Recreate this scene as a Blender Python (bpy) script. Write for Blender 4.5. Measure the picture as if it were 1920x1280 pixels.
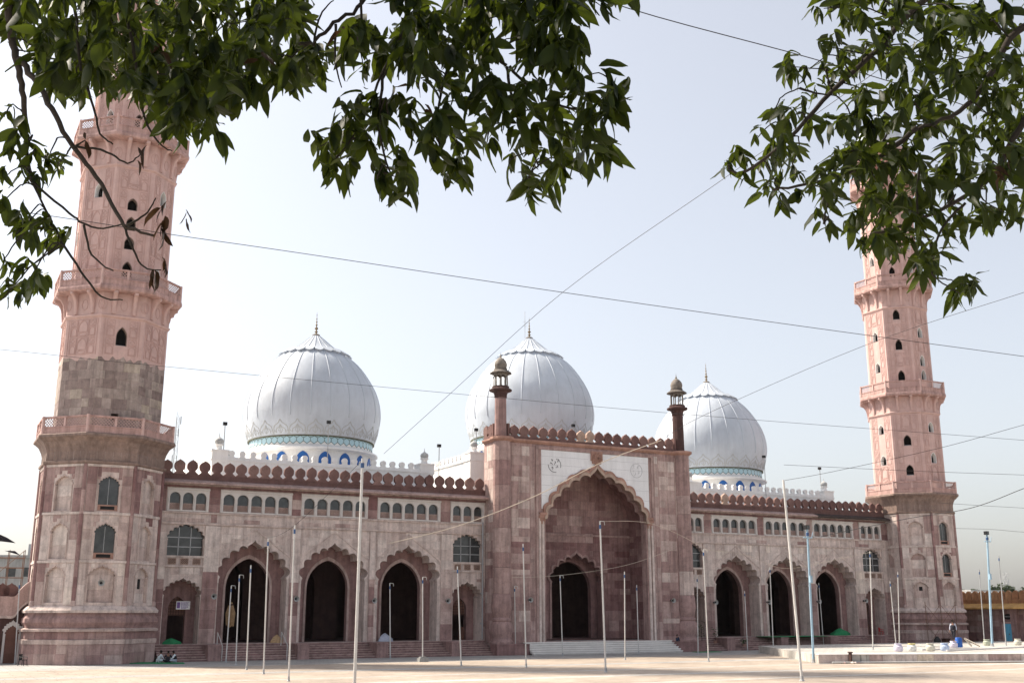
import bpy, bmesh, math, random
import numpy as np
from mathutils import Vector, Matrix
from mathutils.geometry import tessellate_polygon
rnd = random.Random(7)
PI = math.pi
for o in list(bpy.data.objects): bpy.data.objects.remove(o)
SC = bpy.context.scene
COL = SC.collection

# ------------------------------------------------------------------ camera
CF, CP, CR, CY = 2047.8, 0.2444, -0.0010, 0.4922
CAM = np.array([-64.65, -103.58, 3.98])
_fw = np.array([math.sin(CY)*math.cos(CP), math.cos(CY)*math.cos(CP), math.sin(CP)])
_rt = np.array([math.cos(CY), -math.sin(CY), 0.0]); _up = np.cross(_rt, _fw)
_r2 = _rt*math.cos(CR)+_up*math.sin(CR); _u2 = -_rt*math.sin(CR)+_up*math.cos(CR)
cam = bpy.data.cameras.new('camera'); cam.sensor_width = 36; cam.lens = CF/1920*36
cam.clip_start = 0.1; cam.clip_end = 6000
co = bpy.data.objects.new('camera', cam); COL.objects.link(co)
M = Matrix.Identity(4)
for i in range(3):
    M[i][0] = _r2[i]; M[i][1] = _u2[i]; M[i][2] = -_fw[i]; M[i][3] = CAM[i]
co.matrix_world = M
SC.camera = co
# ------------------------------------------------------------------ sky, sun, exposure
SUN_AZ, SUN_EL = math.radians(42), math.radians(46)      # azimuth counted from +y towards -x
S = Vector((-math.sin(SUN_AZ)*math.cos(SUN_EL), math.cos(SUN_AZ)*math.cos(SUN_EL), math.sin(SUN_EL)))
W = bpy.data.worlds.new('World'); SC.world = W; W.use_nodes = True
nt = W.node_tree; nt.nodes.clear()
sky = nt.nodes.new('ShaderNodeTexSky'); sky.sky_type = 'NISHITA'; sky.sun_disc = False
sky.sun_elevation = SUN_EL; sky.sun_rotation = -SUN_AZ
sky.air_density = 1.0; sky.dust_density = 3.2; sky.ozone_density = 1.0
bg = nt.nodes.new('ShaderNodeBackground'); bg.inputs['Strength'].default_value = 0.064
wo = nt.nodes.new('ShaderNodeOutputWorld')
veil = nt.nodes.new('ShaderNodeMix'); veil.data_type = 'RGBA'; veil.blend_type = 'ADD'; veil.inputs[0].default_value = 1.0      # even pale haze over the whole sky
veil.inputs[7].default_value = (1.35, 1.28, 1.22, 1)
hs = nt.nodes.new('ShaderNodeHueSaturation'); hs.inputs['Saturation'].default_value = .58      # haze greys the blue
nt.links.new(sky.outputs[0], hs.inputs['Color']); nt.links.new(hs.outputs[0], veil.inputs[6]); nt.links.new(veil.outputs[2], bg.inputs['Color']); nt.links.new(bg.outputs[0], wo.inputs[0])
sl = bpy.data.lights.new('sun', 'SUN'); sl.energy = 3.3; sl.angle = math.radians(4); sl.color = (1, .9, .76)
so = bpy.data.objects.new('sun', sl); COL.objects.link(so); so.location = (-60, 60, 80)
so.rotation_euler = S.to_track_quat('Z', 'Y').to_euler()
SC.view_settings.view_transform = 'Standard'; SC.view_settings.look = 'None'
SC.view_settings.exposure = 1.46; SC.view_settings.gamma = 1
SC.cycles.max_bounces = 8; SC.cycles.diffuse_bounces = 4; SC.cycles.transparent_max_bounces = 8
SC.cycles.use_denoising = True

# ------------------------------------------------------------------ pixels to points
def ray(px, py): return _fw + _r2*(px-960)/CF - _u2*(py-640)/CF
def onz(px, py, z=0.0):
    r = ray(px, py); return CAM + r*((z-CAM[2])/r[2])
def ony(px, py, y=0.0):
    r = ray(px, py); return CAM + r*((y-CAM[1])/r[1])
def onx(px, py, x=0.0):
    r = ray(px, py); return CAM + r*((x-CAM[0])/r[0])
def ondepth(px, py, d):
    return CAM + ray(px, py)*d
def above(b, px, py):
    n = (b-CAM)[:2]; n = n/np.linalg.norm(n); r = ray(px, py)
    return CAM + r*(((b-CAM)[:2]@n)/(r[:2]@n))
def px_of(p):
    d = np.array(p)-CAM; z = d@_fw
    return 960+CF*(d@_r2)/z, 640-CF*(d@_u2)/z, z

# ------------------------------------------------------------------ materials
MATS = {}
def newmat(name):
    m = bpy.data.materials.new(name); m.use_nodes = True
    MATS[name] = m
    return m, m.node_tree, m.node_tree.nodes['Principled BSDF']
def N(nt, t, **kw):
    n = nt.nodes.new(t)
    for k, v in kw.items():
        if k in n.inputs: n.inputs[k].default_value = v
        else: setattr(n, k, v)
    return n
def ramp(nt, stops):
    r = nt.nodes.new('ShaderNodeValToRGB'); e = r.color_ramp.elements
    while len(e) > 1: e.remove(e[-1])
    e[0].position = stops[0][0]; e[0].color = stops[0][1]
    for p, c in stops[1:]:
        x = e.new(p); x.color = c
    return r
def g(v): return (v, v, v, 1)
def mixmul(nt, a, b, fac=1.0):
    m = nt.nodes.new('ShaderNodeMix'); m.data_type = 'RGBA'; m.blend_type = 'MULTIPLY'; m.inputs[0].default_value = fac
    nt.links.new(a, m.inputs[6]); nt.links.new(b, m.inputs[7]); return m.outputs[2]
def stained(name, stops=None, color=None, rough=.85, blotch=(.72, 1.15), streak=.0, grain=.12, bump=.25, bscale=14., attr=True, bl_scale=.9, spec=.25):
    m, t, p = newmat(name); L = t.links.new
    tc = N(t, 'ShaderNodeTexCoord')
    vec = tc.outputs['Object']
    if stops:
        at = N(t, 'ShaderNodeAttribute', attribute_name='tone')
        rp = ramp(t, stops); L(at.outputs['Fac'], rp.inputs[0]); base = rp.outputs[0]
        off = N(t, 'ShaderNodeVectorMath', operation='MULTIPLY_ADD')
        cb = N(t, 'ShaderNodeCombineXYZ')
        for i in range(3): L(at.outputs['Fac'], cb.inputs[i])
        L(cb.outputs[0], off.inputs[0]); off.inputs[1].default_value = (37, 53, 71); L(vec, off.inputs[2]); nv = off.outputs[0]
    else:
        rg = N(t, 'ShaderNodeRGB'); rg.outputs[0].default_value = (*color, 1); base = rg.outputs[0]; nv = vec
    n1 = N(t, 'ShaderNodeTexNoise', Scale=bl_scale, Detail=6., Roughness=.62); L(nv, n1.inputs['Vector'])
    r1 = ramp(t, [(.3, g(blotch[0])), (.7, g(blotch[1]))]); L(n1.outputs[0], r1.inputs[0])
    c = mixmul(t, base, r1.outputs[0])
    n2 = N(t, 'ShaderNodeTexNoise', Scale=bscale, Detail=4., Roughness=.7); L(nv, n2.inputs['Vector'])
    r2 = ramp(t, [(.3, g(1-grain)), (.7, g(1+grain))]); L(n2.outputs[0], r2.inputs[0])
    c = mixmul(t, c, r2.outputs[0])
    if stops:
        n4 = N(t, 'ShaderNodeTexNoise', Scale=2.4, Detail=8., Roughness=.68, Distortion=.6); L(nv, n4.inputs['Vector'])
        r4 = ramp(t, [(.36, g(.80)), (.5, g(.98)), (.62, g(1.0)), (.72, g(1.15))]); L(n4.outputs[0], r4.inputs[0]); c = mixmul(t, c, r4.outputs[0])
    if streak > 0:
        mp = N(t, 'ShaderNodeMapping'); mp.inputs['Scale'].default_value = (1.6, 1.6, .12); L(vec, mp.inputs[0])
        n3 = N(t, 'ShaderNodeTexNoise', Scale=1.3, Detail=5., Roughness=.65); L(mp.outputs[0], n3.inputs['Vector'])
        r3 = ramp(t, [(.42, g(1.0)), (.72, (1-streak, 1-streak*1.05, 1-streak*1.05, 1))]); L(n3.outputs[0], r3.inputs[0])
        c = mixmul(t, c, r3.outputs[0])
    L(c, p.inputs['Base Color']); p.inputs['Roughness'].default_value = rough
    p.inputs['Specular IOR Level'].default_value = spec
    if bump:
        b = N(t, 'ShaderNodeBump', Strength=bump, Distance=.02); L(n2.outputs[0], b.inputs['Height']); L(b.outputs[0], p.inputs['Normal'])
    return m
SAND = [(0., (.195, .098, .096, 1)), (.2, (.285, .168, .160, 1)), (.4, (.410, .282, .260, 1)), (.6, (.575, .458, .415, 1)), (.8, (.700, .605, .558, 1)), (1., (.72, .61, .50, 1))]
stained('sandstone', SAND, streak=.42, blotch=(.74, 1.14))
stained('sandstone_shaded', [(0., (.06, .03, .028, 1)), (.5, (.10, .055, .05, 1)), (1., (.18, .11, .095, 1))], streak=.25)  # same sandstone with the shade of interiors put into its colour
stained('merlon_stone', [(0., (.13, .068, .062, 1)), (.5, (.205, .118, .105, 1)), (.85, (.29, .18, .155, 1)), (1., (.46, .33, .265, 1))], streak=.2, blotch=(.7, 1.12))
stained('weathered_stone', [(0., (.25, .18, .165, 1)), (.4, (.35, .275, .25, 1)), (.7, (.44, .365, .325, 1)), (1., (.50, .42, .34, 1))], streak=.35, blotch=(.66, 1.15))
stained('cornice_stone', [(0., (.24, .165, .14, 1)), (1., (.42, .32, .27, 1))], streak=.42, blotch=(.68, 1.1))
stained('pink_plaster', color=(.58, .40, .365), streak=.14, blotch=(.84, 1.06), grain=.05, bump=.15, bscale=20)
stained('pink_weathered', color=(.54, .35, .315), streak=.45, blotch=(.68, 1.08), grain=.08, bump=.15, bscale=20, bl_scale=1.6)
stained('pink_relief', color=(.51, .335, .30), streak=.1, blotch=(.88, 1.05), grain=.05, bump=.1)  # darker than the plaster, carrying the shadow of the carved lines
stained('white_wall', color=(.78, .775, .765), streak=.10, blotch=(.92, 1.03), grain=.03, bump=.08, rough=.7)
stained('dome_marble', color=(.50, .545, .605), streak=.09, blotch=(.88, 1.05), grain=.03, bump=.05, rough=.5, bl_scale=.35)
stained('dome_carving', color=(.42, .43, .43), streak=.1, blotch=(.9, 1.04), grain=.03, bump=0, rough=.7)
stained('marble_step', color=(.80, .78, .75), streak=.05, blotch=(.85, 1.05), grain=.05, bump=.05, rough=.6)
stained('white_marble', color=(.76, .76, .775), streak=.12, blotch=(.9, 1.04), grain=.03, bump=.04, rough=.5, bl_scale=.5)
stained('white_paint', color=(.64, .605, .58), streak=.10, blotch=(.88, 1.03), grain=.04, bump=.1)
stained('archivolt', color=(.40, .235, .185), streak=.25, blotch=(.7, 1.15), bump=.4)
stained('archivolt_pale', color=(.45, .335, .27), streak=.25, blotch=(.7, 1.15), bump=.4)
stained('kiosk_stone', [(0., (.14, .12, .105, 1)), (1., (.36, .32, .28, 1))], streak=.3, blotch=(.6, 1.15))
stained('black_stain', color=(.055, .042, .04), streak=.4, blotch=(.6, 1.5), bl_scale=1.2)
stained('rim_green', color=(.12, .12, .08), grain=.1)
stained('tile_blue', color=(.42, .62, .70), rough=.35, blotch=(.88, 1.06), grain=.03, bump=0, streak=.1)
stained('tile_line', color=(.16, .22, .22), rough=.5, bump=0)
stained('paint_blue', color=(.02, .11, .36), rough=.5, blotch=(.85, 1.1), bump=0)
stained('jali_brown', color=(.34, .235, .19), bump=.1)
stained('orange_stone', [(0., (.30, .145, .075, 1)), (1., (.46, .25, .13, 1))], streak=.3)
stained('ochre', color=(.50, .30, .11), streak=.25)
stained('steel', color=(.55, .54, .52), rough=.45, blotch=(.8, 1.1), bump=0, spec=.6)
stained('galvanised', color=(.36, .37, .38), rough=.5, blotch=(.75, 1.15), bump=0, spec=.5)
stained('rust', color=(.17, .10, .07), rough=.8)
stained('blue_pole_paint', color=(.30, .44, .55), rough=.5, blotch=(.8, 1.08), bump=0)
stained('blue_door_paint', color=(.12, .42, .62), rough=.5, blotch=(.85, 1.08), bump=0)
stained('tape_blue', color=(.05, .10, .22), rough=.5, bump=0)
stained('black_plastic', color=(.02, .02, .022), rough=.45, bump=0)
stained('red_plastic', color=(.55, .03, .04), rough=.4, bump=0)
stained('blue_plastic', color=(.03, .12, .45), rough=.4, bump=0)
stained('green_carpet', color=(.03, .22, .09), rough=.95, grain=.2)
stained('wire_black', color=(.03, .03, .035), rough=.6, bump=0)
stained('rope_pale', color=(.55, .48, .40), rough=.8, bump=0)
stained('bronze', color=(.20, .145, .08), rough=.45, bump=0, spec=.6)
stained('grey_concrete', color=(.36, .36, .35), streak=.3, bl_scale=.3)
stained('dark_wood', color=(.07, .035, .028), rough=.6)
stained('wood_door', color=(.16, .075, .055), rough=.6)
stained('bark', color=(.06, .048, .04), rough=.9, blotch=(.6, 1.2), bump=.5)
stained('twig', color=(.035, .030, .024), rough=.9, bump=0)
stained('skin', color=(.22, .11, .07), rough=.6, bump=0)
stained('cloth_white', color=(.68, .72, .76), rough=.9, bump=0)
stained('cloth_dark', color=(.022, .022, .03), rough=.9, bump=0)
stained('cloth_navy', color=(.03, .045, .085), rough=.9, bump=0)
stained('cloth_grey', color=(.40, .42, .50), rough=.9, bump=0)
stained('hair', color=(.015, .012, .01), rough=.7, bump=0)
stained('tan_paper', color=(.48, .32, .18), rough=.9, blotch=(.6, 1.2), bl_scale=5.)
stained('pot_lilac', color=(.62, .58, .70), rough=.6, bump=0)
stained('pot_white', color=(.72, .72, .70), rough=.6, bump=0)
stained('pot_cream', color=(.60, .58, .50), rough=.6, bump=0)
stained('pot_blue', color=(.45, .54, .72), rough=.6, bump=0)
stained('pot_green', color=(.42, .45, .36), rough=.6, bump=0)
stained('pot_yellow', color=(.62, .55, .25), rough=.6, bump=0)
stained('ink', color=(.03, .03, .035), rough=.7, bump=0)
stained('ink_faint', color=(.42, .42, .44), rough=.7, bump=0)
stained('sign_purple', color=(.18, .10, .30), rough=.6, bump=0)
stained('bush', color=(.035, .08, .025), rough=.8, blotch=(.6, 1.3), bl_scale=4.)
m, t, p = newmat('glass_dark'); p.inputs['Base Color'].default_value = (.075, .08, .085, 1); p.inputs['Roughness'].default_value = .12; p.inputs['Specular IOR Level'].default_value = .6
tc = N(t, 'ShaderNodeTexCoord'); n = N(t, 'ShaderNodeTexNoise', Scale=1.4, Detail=4.); t.links.new(tc.outputs['Object'], n.inputs['Vector'])
r = ramp(t, [(.3, (.022, .024, .026, 1)), (.7, (.06, .063, .066, 1))]); t.links.new(n.outputs[0], r.inputs[0]); t.links.new(r.outputs[0], p.inputs['Base Color'])
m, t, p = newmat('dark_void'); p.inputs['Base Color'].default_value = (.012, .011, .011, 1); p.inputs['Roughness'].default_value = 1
def leafmat(name, c1, c2, tr, trw=.45):
    m, t, p = newmat(name); L = t.links.new
    oi = N(t, 'ShaderNodeAttribute', attribute_name='tone'); ob = N(t, 'ShaderNodeObjectInfo')
    ad = N(t, 'ShaderNodeMath', operation='ADD'); L(oi.outputs['Fac'], ad.inputs[0]); L(ob.outputs['Random'], ad.inputs[1])
    fr = N(t, 'ShaderNodeMath', operation='FRACT'); L(ad.outputs[0], fr.inputs[0])
    rp = ramp(t, [(0, (*c1, 1)), (1, (*c2, 1))]); L(fr.outputs[0], rp.inputs[0]); L(rp.outputs[0], p.inputs['Base Color'])
    p.inputs['Roughness'].default_value = .5; p.inputs['Specular IOR Level'].default_value = .2
    tl = N(t, 'ShaderNodeBsdfTranslucent'); tl.inputs[0].default_value = (*tr, 1)
    mx = N(t, 'ShaderNodeMixShader'); mx.inputs[0].default_value = trw
    L(p.outputs[0], mx.inputs[1]); L(tl.outputs[0], mx.inputs[2])
    L(mx.outputs[0], t.nodes['Material Output'].inputs[0])
leafmat('leaf', (.005, .011, .004), (.020, .034, .008), (.15, .20, .014), .22)
leafmat('dry_leaf', (.025, .014, .008), (.05, .026, .012), (.06, .03, .012), .25)
# ground paving
def paving(name, c1, c2, sx, sy):
    m, t, p = newmat(name); L = t.links.new
    tc = N(t, 'ShaderNodeTexCoord')
    br = N(t, 'ShaderNodeTexBrick'); br.inputs['Scale'].default_value = 1; br.inputs['Brick Width'].default_value = sx; br.inputs['Row Height'].default_value = sy
    br.inputs['Mortar Size'].default_value = .03; br.inputs['Color1'].default_value = (*c1, 1); br.inputs['Color2'].default_value = (*c2, 1)
    br.inputs['Mortar'].default_value = (c1[0]*.55, c1[1]*.55, c1[2]*.55, 1); L(tc.outputs['Object'], br.inputs['Vector'])
    n1 = N(t, 'ShaderNodeTexNoise', Scale=.16, Detail=7., Roughness=.65); L(tc.outputs['Object'], n1.inputs['Vector'])
    r1 = ramp(t, [(.3, g(.66)), (.68, g(1.1))]); L(n1.outputs[0], r1.inputs[0])
    n2 = N(t, 'ShaderNodeTexNoise', Scale=1.1, Detail=6., Roughness=.7); L(tc.outputs['Object'], n2.inputs['Vector'])
    r2 = ramp(t, [(.35, g(.80)), (.6, g(1.05))]); L(n2.outputs[0], r2.inputs[0])
    L(mixmul(t, mixmul(t, br.outputs['Color'], r1.outputs[0]), r2.outputs[0]), p.inputs['Base Color']); p.inputs['Roughness'].default_value = .75
paving('paving_grey', (.36, .35, .335), (.40, .385, .365), 1.2, .6)
paving('paving_pink', (.42, .35, .285), (.375, .305, .245), 2.0, 1.2)
paving('paving_pale', (.52, .49, .45), (.48, .455, .42), 1.0, .5)
paving('paving_red', (.42, .25, .185), (.36, .20, .15), 1.0, .6)
m = bpy.data.materials

# ------------------------------------------------------------------ mesh building
class MB:
    def __init__(s): s.v = []; s.f = []; s.t = []; s.mi = []; s.tone = .5; s.m = 0
    def add(s, vs, fs, tone=None):
        b = len(s.v); s.v += [tuple(map(float, x)) for x in vs]
        for f in fs: s.f.append(tuple(b+i for i in f)); s.t.append(s.tone if tone is None else tone); s.mi.append(s.m)
    def box(s, x0, x1, y0, y1, z0, z1, F=None, tone=None):
        vs = [(x, y, z) for z in (z0, z1) for y in (y0, y1) for x in (x0, x1)]
        if F: vs = [F(*v) for v in vs]
        s.add(vs, [(0, 2, 3, 1), (4, 5, 7, 6), (0, 1, 5, 4), (2, 6, 7, 3), (0, 4, 6, 2), (1, 3, 7, 5)], tone)
    def block(s, F, u0, u1, z0, z1, d0, d1, ch=.012, tone=None):
        # stone slab with chamfered face; F(u, out, z)
        c = min(ch, (u1-u0)*.2, (z1-z0)*.2); e = d1-c
        a = [(u0, d0, z0), (u1, d0, z0), (u1, d0, z1), (u0, d0, z1)]
        b = [(u0, e, z0), (u1, e, z0), (u1, e, z1), (u0, e, z1)]
        f = [(u0+c, d1, z0+c), (u1-c, d1, z0+c), (u1-c, d1, z1-c), (u0+c, d1, z1-c)]
        fs = [(8, 9, 10, 11)]
        for i in range(4):
            j = (i+1) % 4; fs += [(i, j, 4+j, 4+i), (4+i, 4+j, 8+j, 8+i)]
        s.add([F(*q) for q in a+b+f], fs, tone)
    def slab(s, F, outer, holes, d0, d1, tone=None, back=True):
        loops = [outer]+list(holes)
        tri = tessellate_polygon([[Vector((u, z, 0)) for u, z in lp] for lp in loops])
        flat = [q for lp in loops for q in lp]; n = len(flat)
        vs = [F(u, d1, z) for u, z in flat]+[F(u, d0, z) for u, z in flat]
        fs = [tuple(x) for x in tri]
        if back: fs += [tuple(n+i for i in reversed(x)) for x in tri]
        b = 0
        for lp in loops:
            k = len(lp)
            for i in range(k):
                j = (i+1) % k; fs.append((b+i, b+j, n+b+j, n+b+i))
            b += k
        s.add(vs, fs, tone)
    def lathe(s, prof, n=32, c=(0, 0), a0=0., closed_top=True, tone=None, lobes=0, lobe=0.):
        b = []; k = len(prof)
        for r_, z in prof:
            for i in range(n):
                a = a0+2*PI*i/n; rr = r_*(1+lobe*abs(math.cos(a*lobes/2))) if lobes else r_
                b.append((c[0]+rr*math.cos(a), c[1]+rr*math.sin(a), z))
        fs = [(j*n+i, j*n+(i+1) % n, (j+1)*n+(i+1) % n, (j+1)*n+i) for j in range(k-1) for i in range(n)]
        if closed_top: fs += [tuple((k-1)*n+i for i in range(n)), tuple(reversed(range(n)))]
        s.add(b, fs, tone)
    def tube(s, pts, r, n=6, r1=None, tone=None):
        pts = [Vector(map(float, q)) for q in pts]; k = len(pts); vs = []
        rr = [r+(r1-r)*i/(k-1) if r1 is not None else r for i in range(k)] if not isinstance(r, (list, tuple)) else r
        up = Vector((.13, .27, .95))
        for i, q in enumerate(pts):
            d = (pts[min(i+1, k-1)]-pts[max(i-1, 0)])
            if d.length < 1e-9: d = Vector((0, 0, 1))
            d.normalize()
            a = d.cross(up)
            if a.length < .05: a = d.cross(Vector((1, 0, 0)))
            a.normalize(); b_ = d.cross(a)
            for j in range(n): vs.append(q+(a*math.cos(2*PI*j/n)+b_*math.sin(2*PI*j/n))*rr[i])
        fs = [(i*n+j, i*n+(j+1) % n, (i+1)*n+(j+1) % n, (i+1)*n+j) for i in range(k-1) for j in range(n)]
        fs += [tuple(range(n)), tuple((k-1)*n+j for j in reversed(range(n)))]
        s.add(vs, fs, tone)
    def ribbon(s, F, pts, w, h, closed=False, tone=None):
        # raised flat strip following (u,z) points on frame F
        k = len(pts); L_ = []; R_ = []
        for i in range(k):
            a = pts[(i-1) % k] if closed or i > 0 else pts[i]; b = pts[(i+1) % k] if closed or i < k-1 else pts[i]
            dx, dz = b[0]-a[0], b[1]-a[1]; l = math.hypot(dx, dz) or 1; nx, nz = -dz/l*w/2, dx/l*w/2
            L_.append((pts[i][0]+nx, pts[i][1]+nz)); R_.append((pts[i][0]-nx, pts[i][1]-nz))
        vs = [F(u, h, z) for u, z in L_]+[F(u, h, z) for u, z in R_]+[F(u, -.005, z) for u, z in L_]+[F(u, -.005, z) for u, z in R_]
        fs = []
        for i in range(k if closed else k-1):
            j = (i+1) % k; fs += [(i, j, k+j, k+i), (2*k+i, 2*k+j, j, i), (k+i, k+j, 3*k+j, 3*k+i)]
        s.add(vs, fs, tone)
    def mesh(s, name, mats, smooth=False):
        me = bpy.data.meshes.new(name); me.from_pydata(s.v, [], s.f)
        if isinstance(mats, str): mats = [mats]
        for x in mats: me.materials.append(MATS[x])
        if len(mats) > 1: me.polygons.foreach_set('material_index', s.mi)
        a = me.attributes.new('tone', 'FLOAT', 'FACE'); a.data.foreach_set('value', s.t)
        bm = bmesh.new(); bm.from_mesh(me); bmesh.ops.recalc_face_normals(bm, faces=bm.faces); bm.to_mesh(me); bm.free()
        if smooth:
            me.polygons.foreach_set('use_smooth', [True]*len(me.polygons))
            if smooth != 'all': me.set_sharp_from_angle(angle=math.radians(smooth if smooth > 1 else 40))
        me.update(); return me
    def build(s, name, mats, parent=None, smooth=False, loc=None):
        return link(name, s.mesh(name, mats, smooth), parent, loc)
def link(name, me, parent=None, loc=None, rot=None, scale=None):
    o = bpy.data.objects.new(name, me); COL.objects.link(o)
    if parent: o.parent = parent
    if loc is not None: o.location = loc
    if rot is not None: o.rotation_euler = rot
    if scale is not None: o.scale = scale
    return o
def tag(o, label=None, cat=None, group=None, kind=None):
    if label: o['label'] = label
    if cat: o['category'] = cat
    if group: o['group'] = group
    if kind: o['kind'] = kind
    return o
def thing(name, label, cat, loc=(0, 0, 0), rz=0, group=None):
    o = bpy.data.objects.new(name, None); COL.objects.link(o); o.location = [float(x) for x in loc]; o.rotation_euler = (0, 0, rz); o.empty_display_size = .5
    return tag(o, label, cat, group)
def catmull(p, n=6):
    out = []; k = len(p)
    for i in range(k-1):
        a, b, c, d = p[max(i-1, 0)], p[i], p[i+1], p[min(i+2, k-1)]
        for j in range(n):
            t = j/n; out.append(tuple(.5*((2*b[q])+(-a[q]+c[q])*t+(2*a[q]-5*b[q]+4*c[q]-d[q])*t*t+(-a[q]+3*b[q]-3*c[q]+d[q])*t**3) for q in range(len(b))))
    out.append(tuple(p[-1])); return out
# frames: F(u, out, z)
def frame_y(y0): return lambda u, d, z: (u, y0-d, z)                 # faces the camera side (-y)
def frame_xneg(x0): return lambda u, d, z: (x0-d, -u, z)              # faces -x, u runs towards -y
def frame_xpos(x0): return lambda u, d, z: (x0+d, u, z)
def frame_oct(k, apo, c=(0, 0)):
    a = -PI/2+k*PI/4; nx, ny = math.cos(a), math.sin(a); tx, ty = -ny, nx
    return lambda u, d, z: (c[0]+nx*(apo+d)+tx*u, c[1]+ny*(apo+d)+ty*u, z)
# arch outlines (closed, starting lower right, anticlockwise)
CUSP = [(.64, .78), (1.5, 1.12), (2.32, 1.72), (2.98, 2.40), (3.12, 3.45)]
OGEE = [(0, 0), (.07, .15), (.25, .33), (.52, .48), (.70, .64)]
def cusped(cx, half, apex, spring, base, seg=5):
    sx, sz = half/3.22, (apex-spring)/3.7
    h = [(a*sx, b*sz) for a, b in OGEE]
    C_ = [(a*sx, b*sz) for a, b in CUSP]
    for i in range(len(C_)-1):
        (ax, az), (bx, bz) = C_[i], C_[i+1]; dx, dz = bx-ax, bz-az; l = math.hypot(dx, dz); nx, nz = dz/l, -dx/l
        if nx < 0: nx, nz = -nx, -nz
        for j in range(seg):
            t = j/seg; b_ = .42*l*math.sin(PI*t)**.75 if t > 0 else 0; h.append((ax+dx*t+nx*b_, az+dz*t+nz*b_))
    h += [C_[-1], (half, 3.7*sz)]
    R_ = [(cx+a, apex-b) for a, b in h]; L_ = [(cx-a, apex-b) for a, b in h[1:]]
    return [(cx+half, base)]+R_[::-1]+L_+[(cx-half, base)]
def pointed(cx, half, apex, spring, base, seg=6):
    rise = apex-spring; k = max(((rise/half)**2-1)/2, 0.0); R = half*(1+k); pts = []
    a1 = math.acos(k*half/R)
    for i in range(seg+1):
        a = a1*i/seg; x, z = -k*half+R*math.cos(a), R*math.sin(a)*(rise/(R*math.sin(a1))); pts.append((max(x, 0), spring+z))
    return [(cx+half, base)]+[(cx+x, z) for x, z in pts]+[(cx-x, z) for x, z in pts[-2::-1]]+[(cx-half, base)]
def rect(x0, x1, z0, z1): return [(x1, z0), (x1, z1), (x0, z1), (x0, z0)]
def inside(p, poly):
    x, y = p; c = False; j = len(poly)-1
    for i in range(len(poly)):
        xi, yi = poly[i]; xj, yj = poly[j]
        if (yi > y) != (yj > y) and x < (xj-xi)*(y-yi)/(yj-yi)+xi: c = not c
        j = i
    return c
def ashlar(x0, x1, z0, z1, holes, hc, wb, tone, gap=.014, depth=(.012, .03), level=2, skip=0.):
    """stone courses over a rectangle, leaving out the openings; gives (u0,u1,z0,z1,depth,tone)"""
    out = []
    def free(a, b, c, d):
        for i in range(4):
            for j in range(4):
                q = (a+(b-a)*i/3, c+(d-c)*j/3)
                if any(inside(q, h) for h in holes): return False
        for h in holes:
            if any(a < u < b and c < w < d for u, w in h): return False
        return True
    def put(a, b, c, d, tn, lv):
        if free(a, b, c, d):
            out.append((a+gap/2, b-gap/2, c+gap/2, d-gap/2, rnd.uniform(*depth), tn)); return
        if lv <= 0 or b-a < .16: return
        if (b-a) > (d-c)*1.2: mx = (a+b)/2; put(a, mx, c, d, tn, lv-1); put(mx, b, c, d, tn, lv-1)
        else: mz = (c+d)/2; put(a, b, c, mz, tn, lv-1); put(a, b, mz, d, tn, lv-1)
    z = z0; row = 0
    while z < z1-.05:
        h = rnd.uniform(*hc); h = z1-z if z1-z-h < hc[0]*.7 else h
        u = x0; first = True
        while u < x1-.05:
            w = rnd.uniform(*wb)*(rnd.uniform(.4, 1) if first else 1); first = False
            w = x1-u if x1-u-w < wb[0]*.6 else w
            if rnd.random() >= skip: put(u, u+w, z, z+h, tone((u+w/2), z+h/2), level)
            u += w
        z += h; row += 1
    return out
def area_px(F, b):
    a = [px_of(F(*q)) for q in ((b[0], b[4], b[2]), (b[1], b[4], b[2]), (b[1], b[4], b[3]), (b[0], b[4], b[3]))]
    if min(q[2] for q in a) < 1: return 0
    return abs(sum(a[i][0]*a[(i+1) % 4][1]-a[(i+1) % 4][0]*a[i][1] for i in range(4)))/2
def lay_stones(items, limit, default_parent, mat, stuff_name='small_stones'):
    """items: (frame, block, parent, world_offset). Largest in view as objects, the rest joined."""
    def key(it):
        F, b, par, off = it; G = lambda u, d, z: tuple(np.array(F(u, d, z))+off)
        return -area_px(G, b)
    items = sorted(items, key=key)
    for F, b, par, off in items[:limit]:
        q = MB(); q.block(F, b[0], b[1], b[2], b[3], -.01, b[4], tone=b[5]); q.build('stone', mat, par)
    q = MB()
    for F, b, par, off in items[limit:]: q.block(F, b[0], b[1], b[2], b[3], -.01, b[4], tone=b[5])
    if q.f: tag(q.build(stuff_name, mat, default_parent), kind='stuff')
def clamp(v, a=0., b=1.): return max(a, min(b, v))
# ------------------------------------------------------------------ ground
def sheet(name, poly, z, mat, kind='structure'):
    q = MB(); q.add([(x, y, z) for x, y in poly], [tuple(range(len(poly)))]); return tag(q.build(name, mat), kind=kind)
sheet('ground', [(-3000, -3000), (3000, -3000), (3000, 3000), (-3000, 3000)], -.004, 'paving_grey')
def strip(name, y0, y1, mat, z, x0=-75, x1=75, tilt=0.):
    return sheet(name, [(x0, y0-x0*tilt), (x1, y0-x1*tilt), (x1, y1-x1*tilt), (x0, y1-x0*tilt)], z, mat)
strip('paved_court', -100, -13.5, 'paving_pink', 0.)
strip('paving_band', -25.5, -23.5, 'paving_grey', .004)
strip('paving_band', -33.6, -32.8, 'paving_pale', .004)
strip('paving_band', -41.0, -39.6, 'paving_pale', .004, tilt=.02)
strip('paving_band', -47.4, -46.6, 'paving_pale', .004, tilt=-.01)
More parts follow.
